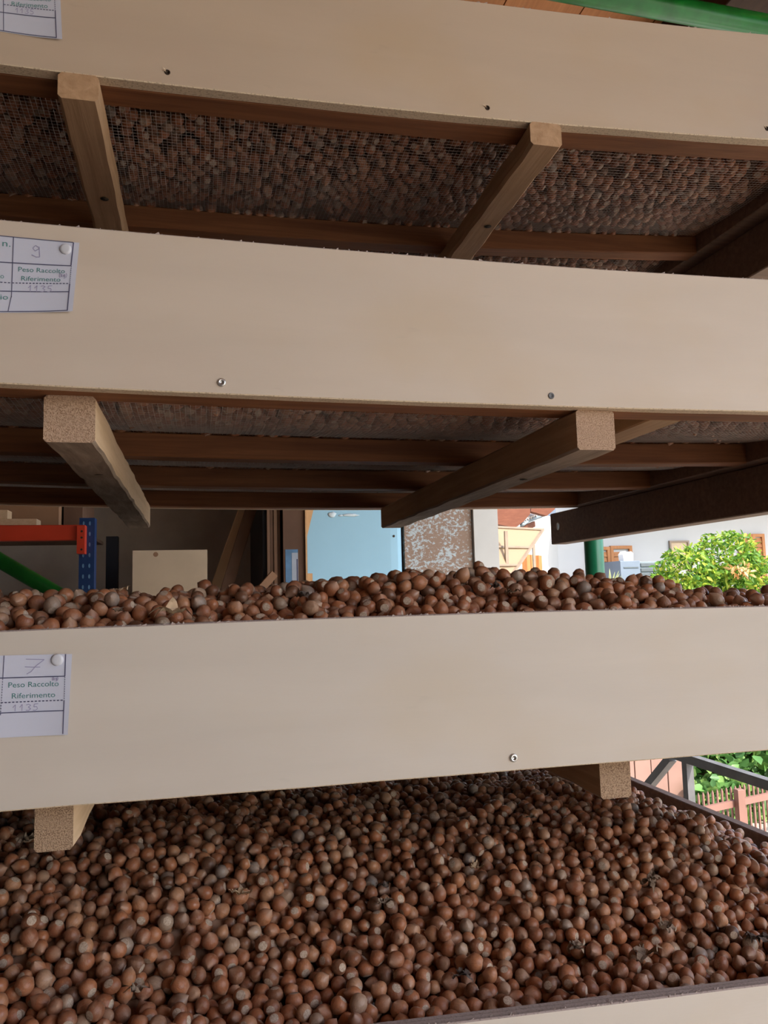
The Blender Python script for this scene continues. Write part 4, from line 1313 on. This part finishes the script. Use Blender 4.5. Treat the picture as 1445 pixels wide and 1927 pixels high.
pf = thing('board_fence', 'pink painted fence of upright boards beyond the iron frame', 'fence', (2.9, 4.9, GROUND))
for i in range(5):
    x = 2.42 + i * 0.114
    MB().cbox(x, x + 0.106, 4.60 + 0.002 * (i % 2), 4.62, GROUND, -0.62 - 0.01 * (i % 3), 0.003).build('board', MT['pinkwood'], pf)
MB().box(2.4, 2.99, 4.621, 4.65, -0.85, -0.78).build('rail', MT['pinkwood'], pf)

pk = thing('picket_fence', 'pinkish brown metal picket fence in front of the ivy hedge', 'fence', (3.2, 4.0, GROUND))
F0, F1 = Vector((2.45, 3.83, 0)), Vector((4.2, 4.30, 0))
MB().bar(F0 + Vector((0, -0.034, -1.165)), F1 + Vector((0, -0.034, -1.165)), 0.02, 0.034).build('rail', MT['pinkmetal'], pk)
MB().bar(F0 + Vector((0, -0.034, -1.40)), F1 + Vector((0, -0.034, -1.40)), 0.02, 0.03).build('rail', MT['pinkmetal'], pk)
for i in range(50):
    p = F0.lerp(F1, (i + 0.5) / 50)
    m = MB().rings([[(p.x - 0.004, p.y - 0.0225, z), (p.x + 0.004, p.y - 0.0225, z), (p.x + 0.004, p.y - 0.0115, z), (p.x - 0.004, p.y - 0.0115, z)] for z in (GROUND, -1.095)] +
                   [[(p.x - 0.001, p.y - 0.018, -1.08), (p.x + 0.001, p.y - 0.018, -1.08), (p.x + 0.001, p.y - 0.016, -1.08), (p.x - 0.001, p.y - 0.016, -1.08)]])
    m.build('picket', MT['pinkmetal'], pk)
for x in (2.835, 3.7):
    p = F0.lerp(F1, (x - 2.45) / 1.75)
    MB().cbox(p.x - 0.02, p.x + 0.02, p.y - 0.085, p.y - 0.046, GROUND, -1.085, 0.003).build('post', MT['pinkmetal'], pk)

hg = thing('ivy_hedge', 'sunlit green ivy hedge behind the picket fence', 'hedge', (3.9, 5.0, GROUND))
r_ = np.random.default_rng(9)
pts = np.stack([r_.uniform(3.02, 4.9, 4200), 4.75 + 0.12 * r_.normal(size=4200), r_.uniform(GROUND, -0.72, 4200)], 1)
pts2 = np.stack([r_.uniform(3.02, 4.5, 2400), 4.50 + 0.04 * r_.normal(size=2400), r_.uniform(GROUND, -1.22, 2400)], 1)
leaves_mesh('foliage', np.concatenate([pts, pts2]), 0.075, MT['ivy'], hg, 4, (3.9, 5.0, GROUND), 0.2, 0.8)
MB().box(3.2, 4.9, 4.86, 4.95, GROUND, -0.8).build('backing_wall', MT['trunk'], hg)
fl = thing('flowering_plant', 'red and yellow flowers at the right edge behind the iron rail', 'flowers', (3.75, 4.5, GROUND))
leaves_mesh('red_blossoms', blob((3.62, 4.45, -1.17), (0.10, 0.08, 0.05), 160, 21), 0.05, MT['petal_red'], fl, 7, (3.75, 4.5, GROUND), 0.3, 0.8)
leaves_mesh('yellow_blossoms', blob((3.55, 4.42, -1.09), (0.035, 0.03, 0.06), 60, 22), 0.035, MT['petal_yellow'], fl, 8, (3.75, 4.5, GROUND), 0.3, 0.8)
MB().tube([(3.6, 4.45, GROUND), (3.6, 4.45, -1.17)], 0.012, 6).build('stem', MT['trunk'], fl)
wd = thing('weed_clump', 'low yellow green weeds at the foot of the pink boards', 'weeds', (3.1, 4.3, GROUND))
leaves_mesh('weed_leaves', blob((2.80, 4.25, GROUND + 0.07), (0.10, 0.08, 0.06), 120, 31), 0.06, MT['leaf'], wd, 9, (3.1, 4.3, GROUND))

for o in bpy.data.objects:
    if '_w' in o:
        del o['_w']
